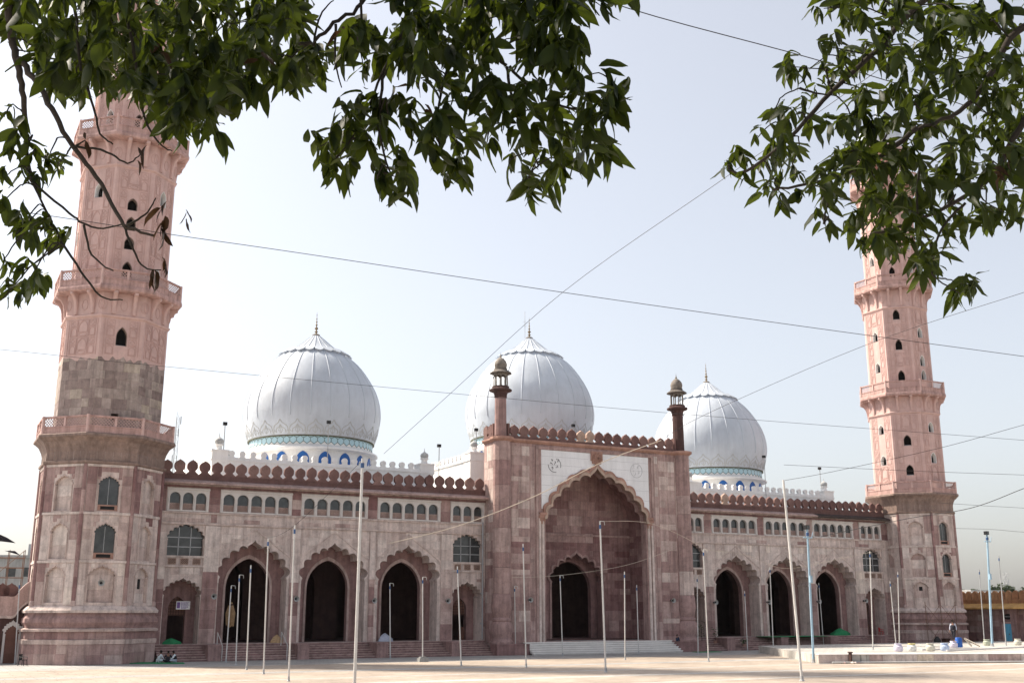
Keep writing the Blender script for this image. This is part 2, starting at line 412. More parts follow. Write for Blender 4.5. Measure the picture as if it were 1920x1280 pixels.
# ------------------------------------------------------------------ the mosque
mosque = thing('mosque', 'long red sandstone mosque with a tall central portal and three white onion domes', 'mosque')
STONES = []            # (frame, block, parent, offset)
Z0 = np.zeros(3)
BIG = (36.62, 28.77, 20.98); SMALL = (43.05, 14.38)
WHITE = ((41.19, 44.98, 3), (33.26, 40.09, 5), (25.47, 32.27, 5), (17.53, 24.40, 5), (12.46, 16.33, 3))
TH = 1.8
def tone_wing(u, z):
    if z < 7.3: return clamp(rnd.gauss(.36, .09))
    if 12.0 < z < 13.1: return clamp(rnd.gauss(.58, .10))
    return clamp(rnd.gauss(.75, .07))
def merlon_mesh(tone, mat, white=False):
    q = MB(); F = lambda u, d, z: (u, -d, z)
    if white:
        pts = [(.30, 0), (.30, .10), (.20, .18), (.30, .32)]+[(.32*math.cos(a), .38+.32*math.sin(a)) for a in [PI*i/10 for i in range(1, 10)]]+[(-.30, .32), (-.20, .18), (-.30, .10), (-.30, 0)]
        q.slab(F, pts, [], -.14, .14, tone)
    else:
        pts = [(.555, 0), (.555, .10), (.42, .20), (.31, .31), (.36, .38), (.44, .40), (.52, .50), (.54, .62), (.50, .70), (.53, .80), (.52, .92), (.45, .98), (.43, 1.07), (.33, 1.13), (.29, 1.20), (.17, 1.23), (.09, 1.29), (0, 1.38)]
        pts += [(-x, z) for x, z in pts[-2::-1]]
        q.slab(F, pts, [], -.17, .17, tone)
    return q.mesh('merlon', mat)
def round_merlon(tone):
    q = MB(); pts = [(.545, 0), (.545, .09), (.40, .19), (.29, .30)]
    for i in range(13):
        a = math.radians(-50+128*i/12); r_ = .49*(1+.045*abs(math.sin(a*3.4))); pts.append((r_*math.cos(a), .76+r_*math.sin(a)*1.03))
    pts += [(.06, 1.29), (0, 1.37)]; pts += [(-x, z) for x, z in pts[-2::-1]]
    q.slab(lambda u, d, z: (u, -d, z), pts, [], -.17, .17, tone); return q.mesh('merlon', 'merlon_stone')
RMERL = [round_merlon(tn) for tn in (.1, .25, .4, .5, .6, .75, 1.)]
MERL = [merlon_mesh(tn, 'merlon_stone') for tn in (.1, .25, .4, .5, .6, .75, 1.)]
WMERL = merlon_mesh(.5, 'white_wall', True)
def pick_merlon(): return rnd.choices(MERL, (1.5, 2, 3, 3, 2, 1.2, .8))[0]
def extrude_x(q, prof, x0, x1, y0, tone=None):
    vs = [(x0, y0-d, z) for d, z in prof]+[(x1, y0-d, z) for d, z in prof]; k = len(prof)
    q.add(vs, [(i, (i+1) % k, k+(i+1) % k, k+i) for i in range(k)]+[tuple(range(k)), tuple(k+i for i in reversed(range(k)))], tone)
def extrude_y(q, prof, y0, y1, x0, s, tone=None):
    vs = [(x0+s*d, y0, z) for d, z in prof]+[(x0+s*d, y1, z) for d, z in prof]; k = len(prof)
    q.add(vs, [(i, (i+1) % k, k+(i+1) % k, k+i) for i in range(k)]+[tuple(range(k)), tuple(k+i for i in reversed(range(k)))], tone)
def lattice(F, u0, u1, z0, z1, d, pitch, w, mat, name, parent, frame=.04, diag=True):
    q = MB(); H = z1-z0; Wd = u1-u0
    def bar(a, b): q.ribbon(lambda u, o, z: F(u, d+o, z), [a, b], w, .03)
    if diag:
        k = -H
        while k < Wd:
            for sg in (0, 1):
                a, b = max(k, 0), min(k+H, Wd)
                if b-a > .02:
                    p1, p2 = (a, a-k), (b, b-k)
                    if sg: p1, p2 = (p1[0], H-p1[1]), (p2[0], H-p2[1])
                    bar((u0+p1[0], z0+p1[1]), (u0+p2[0], z0+p2[1]))
            k += pitch
    else:
        n = max(1, round(Wd/pitch)); k = max(1, round(H/pitch))
        for i in range(1, n): bar((u0+Wd*i/n, z0), (u0+Wd*i/n, z1))
        for i in range(1, k): bar((u0, z0+H*i/k), (u1, z0+H*i/k))
    for a, b in (((u0, z0), (u1, z0)), ((u0, z1), (u1, z1)), ((u0, z0), (u0, z1)), ((u1, z0), (u1, z1))):
        q.ribbon(lambda u, o, z: F(u, d+o, z), [a, b], frame, .035)
    return q.build(name, mat, parent)
def pane(F, poly, d, name, mat, parent, th=.03):
    q = MB(); q.slab(F, poly, [], d-th, d); return q.build(name, mat, parent)
def wing(s):
    F = frame_y(0.)
    xa, xb = sorted((s*12.25, s*46.2))
    holes = [cusped(s*c, 3.22, 10.78, 7.1, 1.4) for c in BIG]+[cusped(s*c, 1.63, 7.25, 5.55, 1.4) for c in SMALL]+[cusped(s*c, 1.62, 12.15, 10.55, 9.2) for c in SMALL]
    wins = []
    for a, b, n in WHITE:
        x0, x1 = sorted((s*a, s*b)); wins.append((x0, x1, n))
    whole = [rect(x0, x1, 13.2, 15.25) for x0, x1, n in wins]
    q = MB(); q.tone = .70; q.slab(F, rect(xa, xb, 7.3, 16.0), [h for h in whole]+[cusped(s*c, 1.62, 12.15, 10.55, 9.2) for c in SMALL]+[], -TH, 0) if False else None
    q.slab(F, rect(xa, xb, 0., 16.0), holes+whole, -TH, 0)
    wall = q.build('wing_wall', 'sandstone', mosque)
    # inner screen behind the arcade
    q = MB(); q.tone = .24; G = frame_y(TH)  # tone lowered to stand in for the shade behind the cusps
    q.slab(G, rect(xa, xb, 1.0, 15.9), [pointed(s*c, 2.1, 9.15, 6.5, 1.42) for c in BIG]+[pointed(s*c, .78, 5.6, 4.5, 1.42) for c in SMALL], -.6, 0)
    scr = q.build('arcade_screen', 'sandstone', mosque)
    for c in BIG:
        q = MB(); q.tone = .5; o = pointed(s*c, 2.32, 9.5, 6.5, 1.42); i_ = pointed(s*c, 2.1, 9.15, 6.5, 1.42)
        q.slab(G, o+i_[::-1], [], -.01, .07); q.build('arch_rim', 'sandstone', mosque)
    # stones on the face
    blockers = holes+whole+[rect(h0-.12, h1+.12, 13.0, 15.45) for h0, h1, n in wins]
    big_free = [cusped(s*c, 3.5, 11.2, 7.0, 1.3) for c in BIG]+[cusped(s*c, 1.8, 7.5, 5.5, 1.3) for c in SMALL]+[rect(min(s*(c-1.95), s*(c+1.95)), max(s*(c-1.95), s*(c+1.95)), 8.2, 12.45) for c in SMALL]
    pil = []
    edges = [(45.9, 44.75), (41.35, 39.95), (33.15, 32.25), (25.15, 24.55), (17.4, 16.1), (12.7, 12.35)]
    for a, b in edges:
        x0, x1 = sorted((s*a, s*b)); pil.append((x0, x1))
        q = MB(); q.tone = .6; q.box(x0, x1, 0, .09, 1.4, 11.95, F); q.build('pilaster', 'sandstone', mosque)
        Fp = lambda u, d, z: F(u, d+.09, z)
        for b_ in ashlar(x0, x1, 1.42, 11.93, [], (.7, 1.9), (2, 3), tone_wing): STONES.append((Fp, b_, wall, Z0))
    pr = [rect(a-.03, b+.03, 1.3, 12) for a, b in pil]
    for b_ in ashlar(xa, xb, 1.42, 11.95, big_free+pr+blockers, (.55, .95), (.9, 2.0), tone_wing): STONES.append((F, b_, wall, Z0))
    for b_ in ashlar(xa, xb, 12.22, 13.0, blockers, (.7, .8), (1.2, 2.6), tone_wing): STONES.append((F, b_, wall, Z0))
    # red piers between the white windows
    xs = sorted([q_ for w_ in wins for q_ in w_[:2]]); xs = [xa]+xs+[xb]
    for i in range(0, len(xs), 2):
        if xs[i+1]-xs[i] > .3:
            for b_ in ashlar(xs[i]+.05, xs[i+1]-.05, 13.2, 15.4, [], (.6, 1.2), (1.5, 2.), lambda u, z: clamp(rnd.gauss(.3, .1))): STONES.append((F, b_, wall, Z0))
    # mouldings
    for z0, z1, d in ((12.0, 12.18, .13), (13.02, 13.16, .12), (15.4, 15.56, .10)):
        q = MB(); q.tone = .66 if z0 < 15 else .1; q.box(xa, xb, 0, d, z0, z1, F); q.build('string_course', 'sandstone', mosque)  # topmost course darkened in tone as the shade under the eave
    # arch surrounds: raised rim following the cusps, and a pointed gable line above
    for c, hf, ap, sp in [(c, 3.22, 10.78, 7.1) for c in BIG]+[(c, 1.63, 7.25, 5.55) for c in SMALL]:
        o = cusped(s*c, hf*1.06, ap+.22*hf/3.2, sp-.15, sp-.3); i_ = cusped(s*c, hf, ap, sp, sp-.3)
        q = MB(); q.tone = .74; q.slab(F, o+i_[::-1], [], -.01, .05); q.build('arch_moulding', 'sandstone', mosque)
        if hf > 2:
            q = MB(); q.tone = .66
            q.ribbon(F, [(s*c-3.62, 7.2), (s*c-3.55, 9.2), (s*c, 11.75), (s*c+3.55, 9.2), (s*c+3.62, 7.2)], .16, .06); q.build('gable_moulding', 'sandstone', mosque)
    # lattice windows over the small bays
    for c in SMALL:
        pl = cusped(s*c, 1.62, 12.15, 10.55, 9.2)
        w = pane(F, [(u*.999+s*c*.001, z) for u, z in pl], -.5, 'window', 'glass_dark', mosque)
        q = MB(); B = lambda u, d, z: F(u, d-.5, z)
        for k in (-.54, .54): q.ribbon(B, [(s*c+k, 9.2), (s*c+k, 11.75)], .07, .06)
        for z in (10.0, 10.85): q.ribbon(B, [(s*c-1.6, z), (s*c+1.6, z)], .07, .06)
        q.build('window_bars', 'galvanised', w)
        q = MB(); q.tone = .75; q.box(s*c-1.9, s*c+1.9, 0, .10, 9.02, 9.18, F); q.box(s*c-1.9, s*c+1.9, 0, .14, 8.18, 8.3, F); q.build('sill', 'sandstone', w)
        for k in (-1.1, 0, 1.1):
            lattice(F, s*c+k-.34, s*c+k+.34, 8.42, 8.92, .01, .17, .05, 'jali_brown', 'vent_grille', w)
            q = MB(); q.box(s*c+k-.34, s*c+k+.34, 0., .008, 8.42, 8.92, F); q.build('vent_back', 'dark_wood', w)
    # white arcaded windows
    for x0, x1, n in wins:
        q = MB(); W_ = (x1-x0-.24)/n; hs = []
        for i in range(n):
            c = x0+.12+W_*(i+.5); hs.append(pointed(c, W_*.40, 14.93, 14.45, 13.32))
        q.slab(F, rect(x0, x1, 13.2, 15.25), hs, -.22, .06)
        q.box(x0-.05, x1+.05, .06, .16, 15.14, 15.3, F)
        for i in range(n+1):
            c = x0+.12+W_*i; q.tube([F(c, .06, 13.32), F(c, .06, 14.4)], .05, 6); q.box(c-.09, c+.09, .0, .12, 14.38, 14.5, F); q.box(c-.09, c+.09, 0, .12, 13.2, 13.34, F)
        w = q.build('arcade_window', 'white_paint', mosque)
        for h in hs:
            pane(F, h, -.24, 'pane', 'glass_dark', w)
            u0, u1 = h[-1][0], h[0][0]
            q = MB(); q.box(u0, u1, -.235, -.2, 13.32, 13.92, F); q.build('lower_panel', 'jali_brown', w)
            lattice(F, u0+.03, u1-.03, 13.34, 13.92, -.2, .16, .035, 'sandstone', 'lattice', w)
    # small doors
    for c in SMALL:
        q = MB(); H = frame_y(TH+.3)
        q.box(s*c-.8, s*c+.8, -.05, 0, 3.9, 5.7, H); d = q.build('door_head', 'wood_door', mosque)
        lattice(H, s*c-.72, s*c+.72, 3.95, 5.6, .0, .26, .05, 'dark_wood', 'grille', d, diag=False)
        if s < 0 and c < 20 or s > 0 and c > 20:
            q = MB(); q.box(s*c+.1, s*c+.75, -.04, .0, 1.42, 2.7, H); q.build('door_leaf', 'wood_door', mosque)
    # eave, parapet, merlons
    q = MB(); q.tone = .45
    extrude_x(q, [(0, 16.12), (.95, 15.80), (.95, 15.66), (.80, 15.62), (0, 15.70)], xa, s*46.6 if s > 0 else xb, 0) if s > 0 else extrude_x(q, [(0, 16.12), (.95, 15.80), (.95, 15.66), (.80, 15.62), (0, 15.70)], -46.6, xb, 0)
    q.build('eave', 'sandstone', mosque)
    if s > 0:
        q = MB(); extrude_x(q, [(0, 16.14), (.97, 15.82), (.97, 15.64), (.80, 15.60), (0, 15.68)], 33.5, 46.62, 0); tag(q.build('stained_eave', 'black_stain', mosque), 'eave length stained black by rain at the right end')
    q = MB(); q.tone = .3; x0, x1 = sorted((s*12.2, s*47.2)); q.box(x0, x1, -.45, .0, 16.13, 16.62, F); q.box(x0, x1, -.4, .06, 16.5, 16.6, F); par = q.build('parapet', 'merlon_stone', mosque)
    k = 29
    for i in range(k+1):
        x = s*(12.95+1.15*i); link('merlon', RMERL[rnd.randrange(2)] if s > 0 and i > 15 else rnd.choices(RMERL, (1.5, 2, 3, 3, 2, 1.2, .8))[0], par, (x, .22, 16.6+rnd.uniform(-.02, .02)), (rnd.uniform(-.03, .03), rnd.uniform(-.03, .03), rnd.uniform(-.05, .05)), (rnd.uniform(.95, 1.02), 1, rnd.uniform(.93, 1.03)))
    # steps
    for i in range(7):
        q = MB(); q.tone = .22+.05*(i % 2); a, b = sorted((s*12.6, s*45.3)); y0 = -3.15+.42*i
        ye = .25 if i == 6 else y0+.5; q.box(a, b, y0+.06, ye, .2*i-.05, .2*i+.13); q.tone += .22; q.box(a, b, y0, ye, .2*i+.13, .2*(i+1)); q.build('step', 'sandstone', mosque)  # riser toned darker than its tread, as shade below the nosing
    for c in (40.6, 32.5, 24.8, 17.):
        q = MB(); q.tone = .3; q.box(s*c-.55, s*c+.55, -3.3, -.9, 0, 1.25); q.box(s*c-.6, s*c+.6, -3.35, -.85, 1.25, 1.38); q.build('stair_cheek', 'sandstone', mosque)
for s in (-1, 1): wing(s)
# hall behind the facade
q = MB(); q.box(-46, 46, .25, 27, -.05, 1.395); q.build('hall_floor', 'sandstone_shaded', mosque)
q = MB(); q.box(-46, 46, 26, 27, 1.4, 16); q.box(-46.4, -45.6, TH+.6, 27, 1.4, 16); q.box(45.6, 46.4, TH+.6, 27, 1.4, 16); q.build('hall_wall', 'sandstone_shaded', mosque)
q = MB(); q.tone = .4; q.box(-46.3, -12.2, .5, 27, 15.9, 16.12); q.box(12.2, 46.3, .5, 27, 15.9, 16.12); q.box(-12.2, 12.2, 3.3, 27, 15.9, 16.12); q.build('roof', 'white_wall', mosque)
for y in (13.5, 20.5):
    q = MB(); q.slab(frame_y(y), rect(-45.5, 45.5, 1.4, 15.8), [pointed(x, 2.6, 10, 6.8, 1.41) for x in (-36.6, -28.8, -21, 0, 21, 28.8, 36.6)], -1.0, 0); q.build('inner_arcade', 'sandstone_shaded', mosque)

# ---- portal
FP = frame_y(-2.47)
CUSP2 = [(.89, 1.1), (2.35, 1.57), (3.6, 2.3), (4.7, 3.3), (5.66, 4.45), (6.28, 5.45)]
def portal_arch(half, apex, base, kx=1., kz=1.):
    h = [(0, 0), (.10, .22), (.36, .5), (.70, .78), (.92, .96)]
    h = [(a*kx, b*kz) for a, b in h]; C_ = [(a*kx, b*kz) for a, b in CUSP2]
    for i in range(len(C_)-1):
        (ax, az), (bx, bz) = C_[i], C_[i+1]; dx, dz = bx-ax, bz-az; l = math.hypot(dx, dz); nx, nz = dz/l, -dx/l
        for j in range(5):
            t = j/5; b_ = .26*l*math.sin(PI*t)**.8 if t > 0 else 0; h.append((ax+dx*t+nx*b_, az+dz*t+nz*b_))
    h += [C_[-1], (half, 5.85*kz)]
    return [(half, base)]+[(a, apex-b) for a, b in h][::-1]+[(-a, apex-b) for a, b in h[1:]]+[(-half, base)]
pa = portal_arch(6.45, 19.5, 1.25)
q = MB(); q.tone = .38; q.slab(FP, rect(-12.3, 12.3, 0, 22.0), [pa], -1.0, 0); pwall = q.build('portal_wall', 'sandstone', mosque)
q = MB(); q.tone = .42
for s in (-1, 1):
    a, b = sorted((s*12.3, s*11.5)); q.box(a, b, -1.47, .4, 0, 22.0)
q.box(-11.5, -8.2, -.3, .4, 15.5, 22.0); q.box(8.2, 11.5, -.3, .4, 15.5, 22.0); q.box(-11.5, 11.5, -1.47, .4, 21.4, 22.0); q.box(-8.2, 8.2, 2.92, 3.5, 15.5, 21.4); q.box(-8.2, 8.2, .4, 2.92, 20.7, 21.4)
q.build('portal_side_wall', 'sandstone', mosque)
def tone_portal(u, z):
    t_ = rnd.gauss(.34, .075)+(.14 if z > 12 else 0)
    return clamp(t_+(rnd.random() < .12)*.2)
for s in (-1, 1):
    for (a, b, hc, wb) in ((7.75, 8.25, (.8, 2.2), (1, 2)), (8.35, 10.55, (.45, 1.25), (1.4, 2.4)), (10.62, 10.95, (.8, 2.), (1, 2))):
        x0, x1 = sorted((s*a, s*b))
        for b_ in ashlar(x0, x1, 1.1, 21.3, [], hc, wb, tone_portal): STONES.append((FP, b_, pwall, Z0))
    G = frame_xneg(-12.3) if s < 0 else frame_xpos(12.3)
    if s < 0:
        for b_ in ashlar(-.2, 2.4, 1.1, 21.3, [], (.6, 1.5), (1.1, 1.6), tone_portal): STONES.append((G, b_, pwall, Z0))
# jamb colonettes and panel frame
for s in (-1, 1):
    q = MB(); q.tone = .74; q.box(s*7.18-.12, s*7.18+.12, 0, .16, 1.0, 14.2, FP); q.tube([FP(s*6.78, .02, 1.2), FP(s*6.78, .02, 13.6)], .16, 8); q.build('jamb_colonette', 'sandstone', mosque)
    q = MB(); q.tone = .45; q.box(s*7.45-.14, s*7.45+.14, 0, .12, 1.0, 21.45, FP); q.build('panel_frame', 'sandstone', mosque)
    q = MB(); q.tone = .5
    for i, (w_, z) in enumerate(((.22, 13.2), (.34, 13.5), (.46, 13.8), (.40, 14.1))): q.box(s*6.85-w_, s*6.85+w_, -.4, .16+.07*i, z, z+.29, FP)
    q.build('corbel', 'archivolt', mosque)
q = MB(); q.tone = .4; q.box(-7.6, 7.6, 0, .125, 21.1, 21.44, FP); q.build('panel_frame', 'sandstone', mosque)
po = portal_arch(7.0, 20.2, 13.7, 1.075, 1.05); pi_ = portal_arch(6.45, 19.5, 13.7)
q = MB(); q.slab(FP, po+pi_[::-1], [], -.3, .26); q.build('archivolt', 'archivolt', mosque)
pm = portal_arch(6.7, 19.86, 13.7, 1.038, 1.025)
q = MB(); q.slab(FP, pm+pi_[::-1], [], -.1, .36); q.build('archivolt_fillet', 'archivolt_pale', mosque)
for s in (-1, 1):
    up_ = [(x, z) for x, z in po if s*x >= 0 and z > 14.6]
    up_ = sorted(up_, key=lambda c: -c[1])            # from crown down
    pl = [(0, 21.08), (s*6.92, 21.08), (s*6.92, up_[-1][1])]+up_[::-1]
    q = MB(); q.slab(FP, pl, [], -.01, .07); sp = q.build('marble_spandrel', 'white_marble', mosque)
    tag(sp, 'white marble spandrel with black round calligraphy medallion' if s < 0 else 'white marble spandrel with faded round calligraphy medallion')
    q = MB()
    for z in (16.2, 17.3, 18.4, 19.5, 20.4):
        xs_ = [abs(x) for x, zz in up_ if abs(zz-z) < .35]; u0 = max(xs_)+.15 if xs_ and z < 20 else 1.0
        if u0 < 6.8: q.ribbon(lambda u, d, zz: FP(u, d+.07, zz), [(s*u0, z), (s*6.9, z)], .025, .002)
    q.build('joint_line', 'ink_faint', sp)
    q = MB(); cx, cz, R_ = s*5.3, 19.52, .78; B = lambda u, d, z: FP(u, d+.07, z)
    ck = 'ink' if s < 0 else 'ink_faint'; wdt = .05
    for a0, a1 in ((-20, 60), (180, 285)) if s < 0 else ((0, 358),):
        q.ribbon(B, [(cx+R_*math.cos(math.radians(a0+(a1-a0)*i/16)), cz+R_*math.sin(math.radians(a0+(a1-a0)*i/16))) for i in range(17)], wdt, .015)
    for k, (dx, dz) in enumerate(((-.25, .5), (.3, .42), (.42, -.25), (-.1, -.42), (-.42, .1), (.05, .2))):
        for j in range(3):
            ax = cx+dx+rnd.uniform(-.14, .14); az = cz+dz+rnd.uniform(-.14, .14); an = rnd.uniform(0, PI)
            q.ribbon(B, [(ax, az), (ax+.1*math.cos(an), az+.1*math.sin(an)), (ax+.16*math.cos(an+.9), az+.2*math.sin(an+.9))], .045 if s < 0 else .03, .015)
    q.build('calligraphy_medallion', ck, sp)
q = MB(); q.box(-.72, .72, 0, .3, 20.25, 21.3, FP); q.box(-.55, .55, 0, .28, 19.95, 20.25, FP)
for i in range(9):
    a = math.radians(-5+23.75*i); q.ribbon(lambda u, d, z: FP(u, d+.3, z), [(.16*math.cos(a), 20.5+.14*math.sin(a)), (.64*math.cos(a), 20.5+.70*math.sin(a))], .11, .14)
for zz in (20.05, 20.32): q.box(-.5, .5, .28, .36, zz, zz+.1, FP)
q.build('keystone_rosette', 'archivolt', mosque)
# recess; wall and vault tones darkened to carry its shade
for s in (-1, 1):
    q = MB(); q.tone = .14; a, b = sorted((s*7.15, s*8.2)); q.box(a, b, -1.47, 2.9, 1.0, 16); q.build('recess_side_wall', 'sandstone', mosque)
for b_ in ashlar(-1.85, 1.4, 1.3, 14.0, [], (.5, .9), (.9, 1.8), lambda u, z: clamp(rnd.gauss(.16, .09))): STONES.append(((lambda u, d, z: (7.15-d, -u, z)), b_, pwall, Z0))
prof = [(7.15, 14.0), (6.9, 15.2), (6.2, 16.5), (5.0, 17.8), (3.4, 18.9), (1.6, 19.7), (0, 20.2)]
vp = prof+[(-a, b) for a, b in prof[-2::-1]]
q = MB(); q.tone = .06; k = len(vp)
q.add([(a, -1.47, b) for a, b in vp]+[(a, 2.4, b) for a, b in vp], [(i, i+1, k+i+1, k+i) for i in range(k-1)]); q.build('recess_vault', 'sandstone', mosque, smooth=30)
FB = frame_y(1.9); ba = cusped(0, 3.25, 10.6, 7.2, 1.26)
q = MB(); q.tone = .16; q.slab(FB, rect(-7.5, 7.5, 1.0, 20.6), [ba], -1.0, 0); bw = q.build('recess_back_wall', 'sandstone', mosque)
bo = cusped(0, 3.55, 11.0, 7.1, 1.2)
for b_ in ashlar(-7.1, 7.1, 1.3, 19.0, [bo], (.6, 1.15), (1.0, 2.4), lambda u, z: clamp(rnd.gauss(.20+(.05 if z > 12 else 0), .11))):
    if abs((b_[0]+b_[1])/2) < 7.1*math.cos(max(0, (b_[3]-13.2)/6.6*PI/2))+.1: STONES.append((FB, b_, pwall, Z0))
q = MB(); q.tone = .36; q.slab(FB, cusped(0, 3.5, 10.95, 7.1, 1.27)+ba[::-1], [], -.01, .08); q.build('arch_moulding', 'sandstone', mosque)
q = MB(); q.tone = .4; q.box(-7.1, 7.1, 0, .14, 12.4, 12.62, FB); q.build('string_course', 'sandstone', mosque)
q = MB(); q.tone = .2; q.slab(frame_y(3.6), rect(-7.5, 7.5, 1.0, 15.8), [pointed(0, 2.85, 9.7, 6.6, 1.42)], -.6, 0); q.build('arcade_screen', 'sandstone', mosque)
q = MB(); q.tone = .25; q.box(-8, 8, -2.3, 2.2, 0, 1.24); q.build('portal_floor', 'marble_step', mosque)
for i in range(6):
    q = MB(); y0 = -4.75+.38*i; ye = y0+.42 if i < 5 else -2.3; q.m = 0; q.box(-9.2, 9.2, y0, ye, .2*i+.12, .2*(i+1)); q.m = 1; q.box(-9.18, 9.18, y0+.07, ye, .2*i-.05, .2*i+.12); q.build('marble_step', ['marble_step', 'white_paint'], mosque)  # risers in a darker colour, painting the shadow gap under each nosing
for s in (-1, 1):
    q = MB(); q.tone = .2; a, b = sorted((s*9.22, s*12.9)); q.box(a, b, -3.9, -2.4, 0, .95); q.box(a, b, -3.95, -2.4, .95, 1.08); q.build('portal_plinth', 'sandstone', mosque)
# cornice, parapet and merlons of the portal
cp = [(0, 21.62), (.12, 21.66), (.30, 21.84), (.30, 22.02), (0, 22.02)]
q = MB(); q.tone = .2; extrude_x(q, cp, -12.6, 12.6, -2.47); extrude_y(q, cp, -2.47, .4, -12.3, -1); extrude_y(q, cp, -2.47, .4, 12.3, 1); q.build('cornice', 'archivolt', mosque)
q = MB(); q.tone = .3; q.box(-12.3, 12.3, -2.45, -2.0, 22.0, 22.28); q.box(-12.3, -11.9, -2, .4, 22.0, 22.28); q.box(11.9, 12.3, -2, .4, 22., 22.28); par = q.build('portal_parapet', 'merlon_stone', mosque)
for i in range(18): link('merlon', pick_merlon(), par, (-10.1+1.188*i, -2.24, 22.22), (rnd.uniform(-.03, .03), rnd.uniform(-.025, .025), rnd.uniform(-.05, .05)), (rnd.uniform(.96, 1.02), 1, rnd.uniform(.94, 1.03)))
for s in (-1, 1):
    for i in range(2): link('merlon', pick_merlon(), par, (s*12.1, -.95+1.1*i, 22.22), (0, 0, PI/2))
    q = MB(); q.tone = .2; q.box(s*10.85-.12, s*10.85+.12, -2.5, -1.9, 22.2, 23.6); q.box(s*12.1-.2, s*12.1+.2, -1.7, -1.45, 22.2, 23.6); q.build('parapet_post', 'merlon_stone', par)
# corner columns and kiosk turrets
for s in (-1, 1):
    c = (s*11.62, -2.38)
    q = MB(); q.tone = .33
    q.lathe([(1.28, .9), (1.28, 1.25), (1.12, 1.35), (1.0, 1.6), (1.05, 1.9), (1.18, 2.4), (1.12, 2.95), (.92, 3.25), (1.0, 3.35), (1.0, 3.5), (.86, 3.65), (.98, 4.1), (1.10, 4.7), (1.02, 5.3), (.96, 5.9), (.88, 6.0)], 16, c)
    col = q.build('column_base', 'sandstone', mosque, smooth=35)
    for z0, z1 in ((6.0, 8.6), (8.6, 10.1), (10.1, 12.6), (12.6, 14.9), (14.9, 17.0), (17.0, 19.6), (19.6, 21.62)):
        q = MB(); q.lathe([(.92, z0+.01), (.93, z0+.03), (.93, z1-.03), (.92, z1-.01)], 12, c, a0=PI/12, tone=clamp(rnd.gauss(.38, .13))); q.build('column_drum', 'sandstone', mosque)
    q = MB(); q.tone = .2; q.lathe([(.95, 21.6), (1.3, 21.8), (1.3, 22.05), (1.0, 22.1)], 12, c, a0=PI/12); q.build('column_capital', 'archivolt', mosque)
    t_ = (s*11.62, -2.1)
    q = MB(); q.tone = .30
    q.lathe([(.66, 22.0), (.64, 23.9), (.62, 26.35)], 12, t_, a0=PI/12)
    tur = q.build('turret', 'sandstone' if s < 0 else 'sandstone_shaded', mosque)  # left shaft in lit tone, right one in the shade-darkened copy
    q = MB(); q.tone = .35; q.lathe([(.62, 26.3), (.70, 26.42), (.66, 26.55), (.78, 26.9), (1.2, 27.05), (1.22, 27.2), (.92, 27.35), (.92, 27.55), (.5, 27.56)], 16, t_); q.build('bracket_ring', 'sandstone_shaded', tur)
    for i in range(8):
        a = 2*PI*(i+.5)/8; q = MB(); x, y = t_[0]+.72*math.cos(a), t_[1]+.72*math.sin(a)
        q.tube([(x, y, 27.5), (x, y, 28.5)], .062, 6); q.lathe([(.11, 27.55), (.11, 27.62), (.06, 27.7)], 6, (x, y)); q.build('kiosk_column', 'kiosk_stone', tur)
        F8 = frame_oct(i, .72*math.cos(PI/8), t_)
        hw = .72*math.sin(PI/8)-.03
        q = MB(); q.slab(F8, [(hw+.03, 28.35), (hw+.03, 28.95), (-hw-.03, 28.95), (-hw-.03, 28.35)]+pointed(0, hw, 28.78, 28.5, 28.35)[::-1], [], -.05, .05); q.build('kiosk_arch', 'kiosk_stone', tur)
    q = MB(); q.tone = .1; q.lathe([(.7, 28.92), (1.18, 28.96), (1.16, 29.04), (.72, 29.34), (.72, 29.5)], 16, t_); q.build('kiosk_eave', 'kiosk_stone', tur)
    q = MB(); q.tone = .5; q.lathe(catmull([(.60, 29.48), (.64, 29.75), (.66, 29.98), (.56, 30.3), (.32, 30.6), (.12, 30.74)], 4)+[(.10, 30.78), (.13, 30.86), (.05, 30.95), (.07, 31.02), (.02, 31.12), (.015, 31.34)], 24, t_, lobes=16, lobe=.06); q.build('kiosk_cupola', 'kiosk_stone', tur, smooth=45)
# ---- white roof terraces
def pinnacle(par, x, y, z, k=1.):
    q = MB(); q.lathe([(.42*k, z), (.46*k, z+.1*k), (.32*k, z+.2*k), (.32*k, z+.5*k), (.46*k, z+.56*k), (.46*k, z+.66*k), (.30*k, z+.7*k)], 12, (x, y)); p_ = q.build('pinnacle', 'white_wall', par)
    q = MB(); q.lathe(catmull([(.34*k, z+.7*k), (.43*k, z+.9*k), (.36*k, z+1.15*k), (.15*k, z+1.3*k), (.04*k, z+1.42*k)], 3)+[(.02, z+1.75*k)], 20, (x, y), lobes=12, lobe=.05); q.build('pinnacle_bulb', 'dome_carving', p_, smooth=40)
for s in (-1, 1):
    a, b = sorted((s*40.4, s*16.9))
    q = MB(); q.box(a, b, 3.3, 21.5, 16.1, 18.9); q.box(a-.12, b+.12, 3.18, 21.6, 18.55, 18.68); ter = q.build('roof_terrace', 'white_wall', mosque)
    x = a+1.9
    while x < b-1.5: link('merlon', WMERL, ter, (x, 3.5, 18.88)); x += 1.06
    for i in range(16): link('merlon', WMERL, ter, (a+.2, 4.9+1.06*i, 18.88), (0, 0, PI/2))
    for xx in (a+.75, b-.75):
        q = MB(); q.box(xx-.8, xx+.8, 3.22, 4.9, 18.4, 19.45); q.box(xx-.88, xx+.88, 3.14, 4.98, 19.45, 19.58); q.build('corner_post', 'white_wall', ter)
        pinnacle(ter, xx, 4.05, 19.56)
q = MB(); q.box(-12.35, 12.35, 3.6, 21, 16.1, 20.6); q.box(-12.5, 12.5, 3.5, 21.1, 20.3, 20.42); ter = q.build('roof_terrace', 'white_wall', mosque)
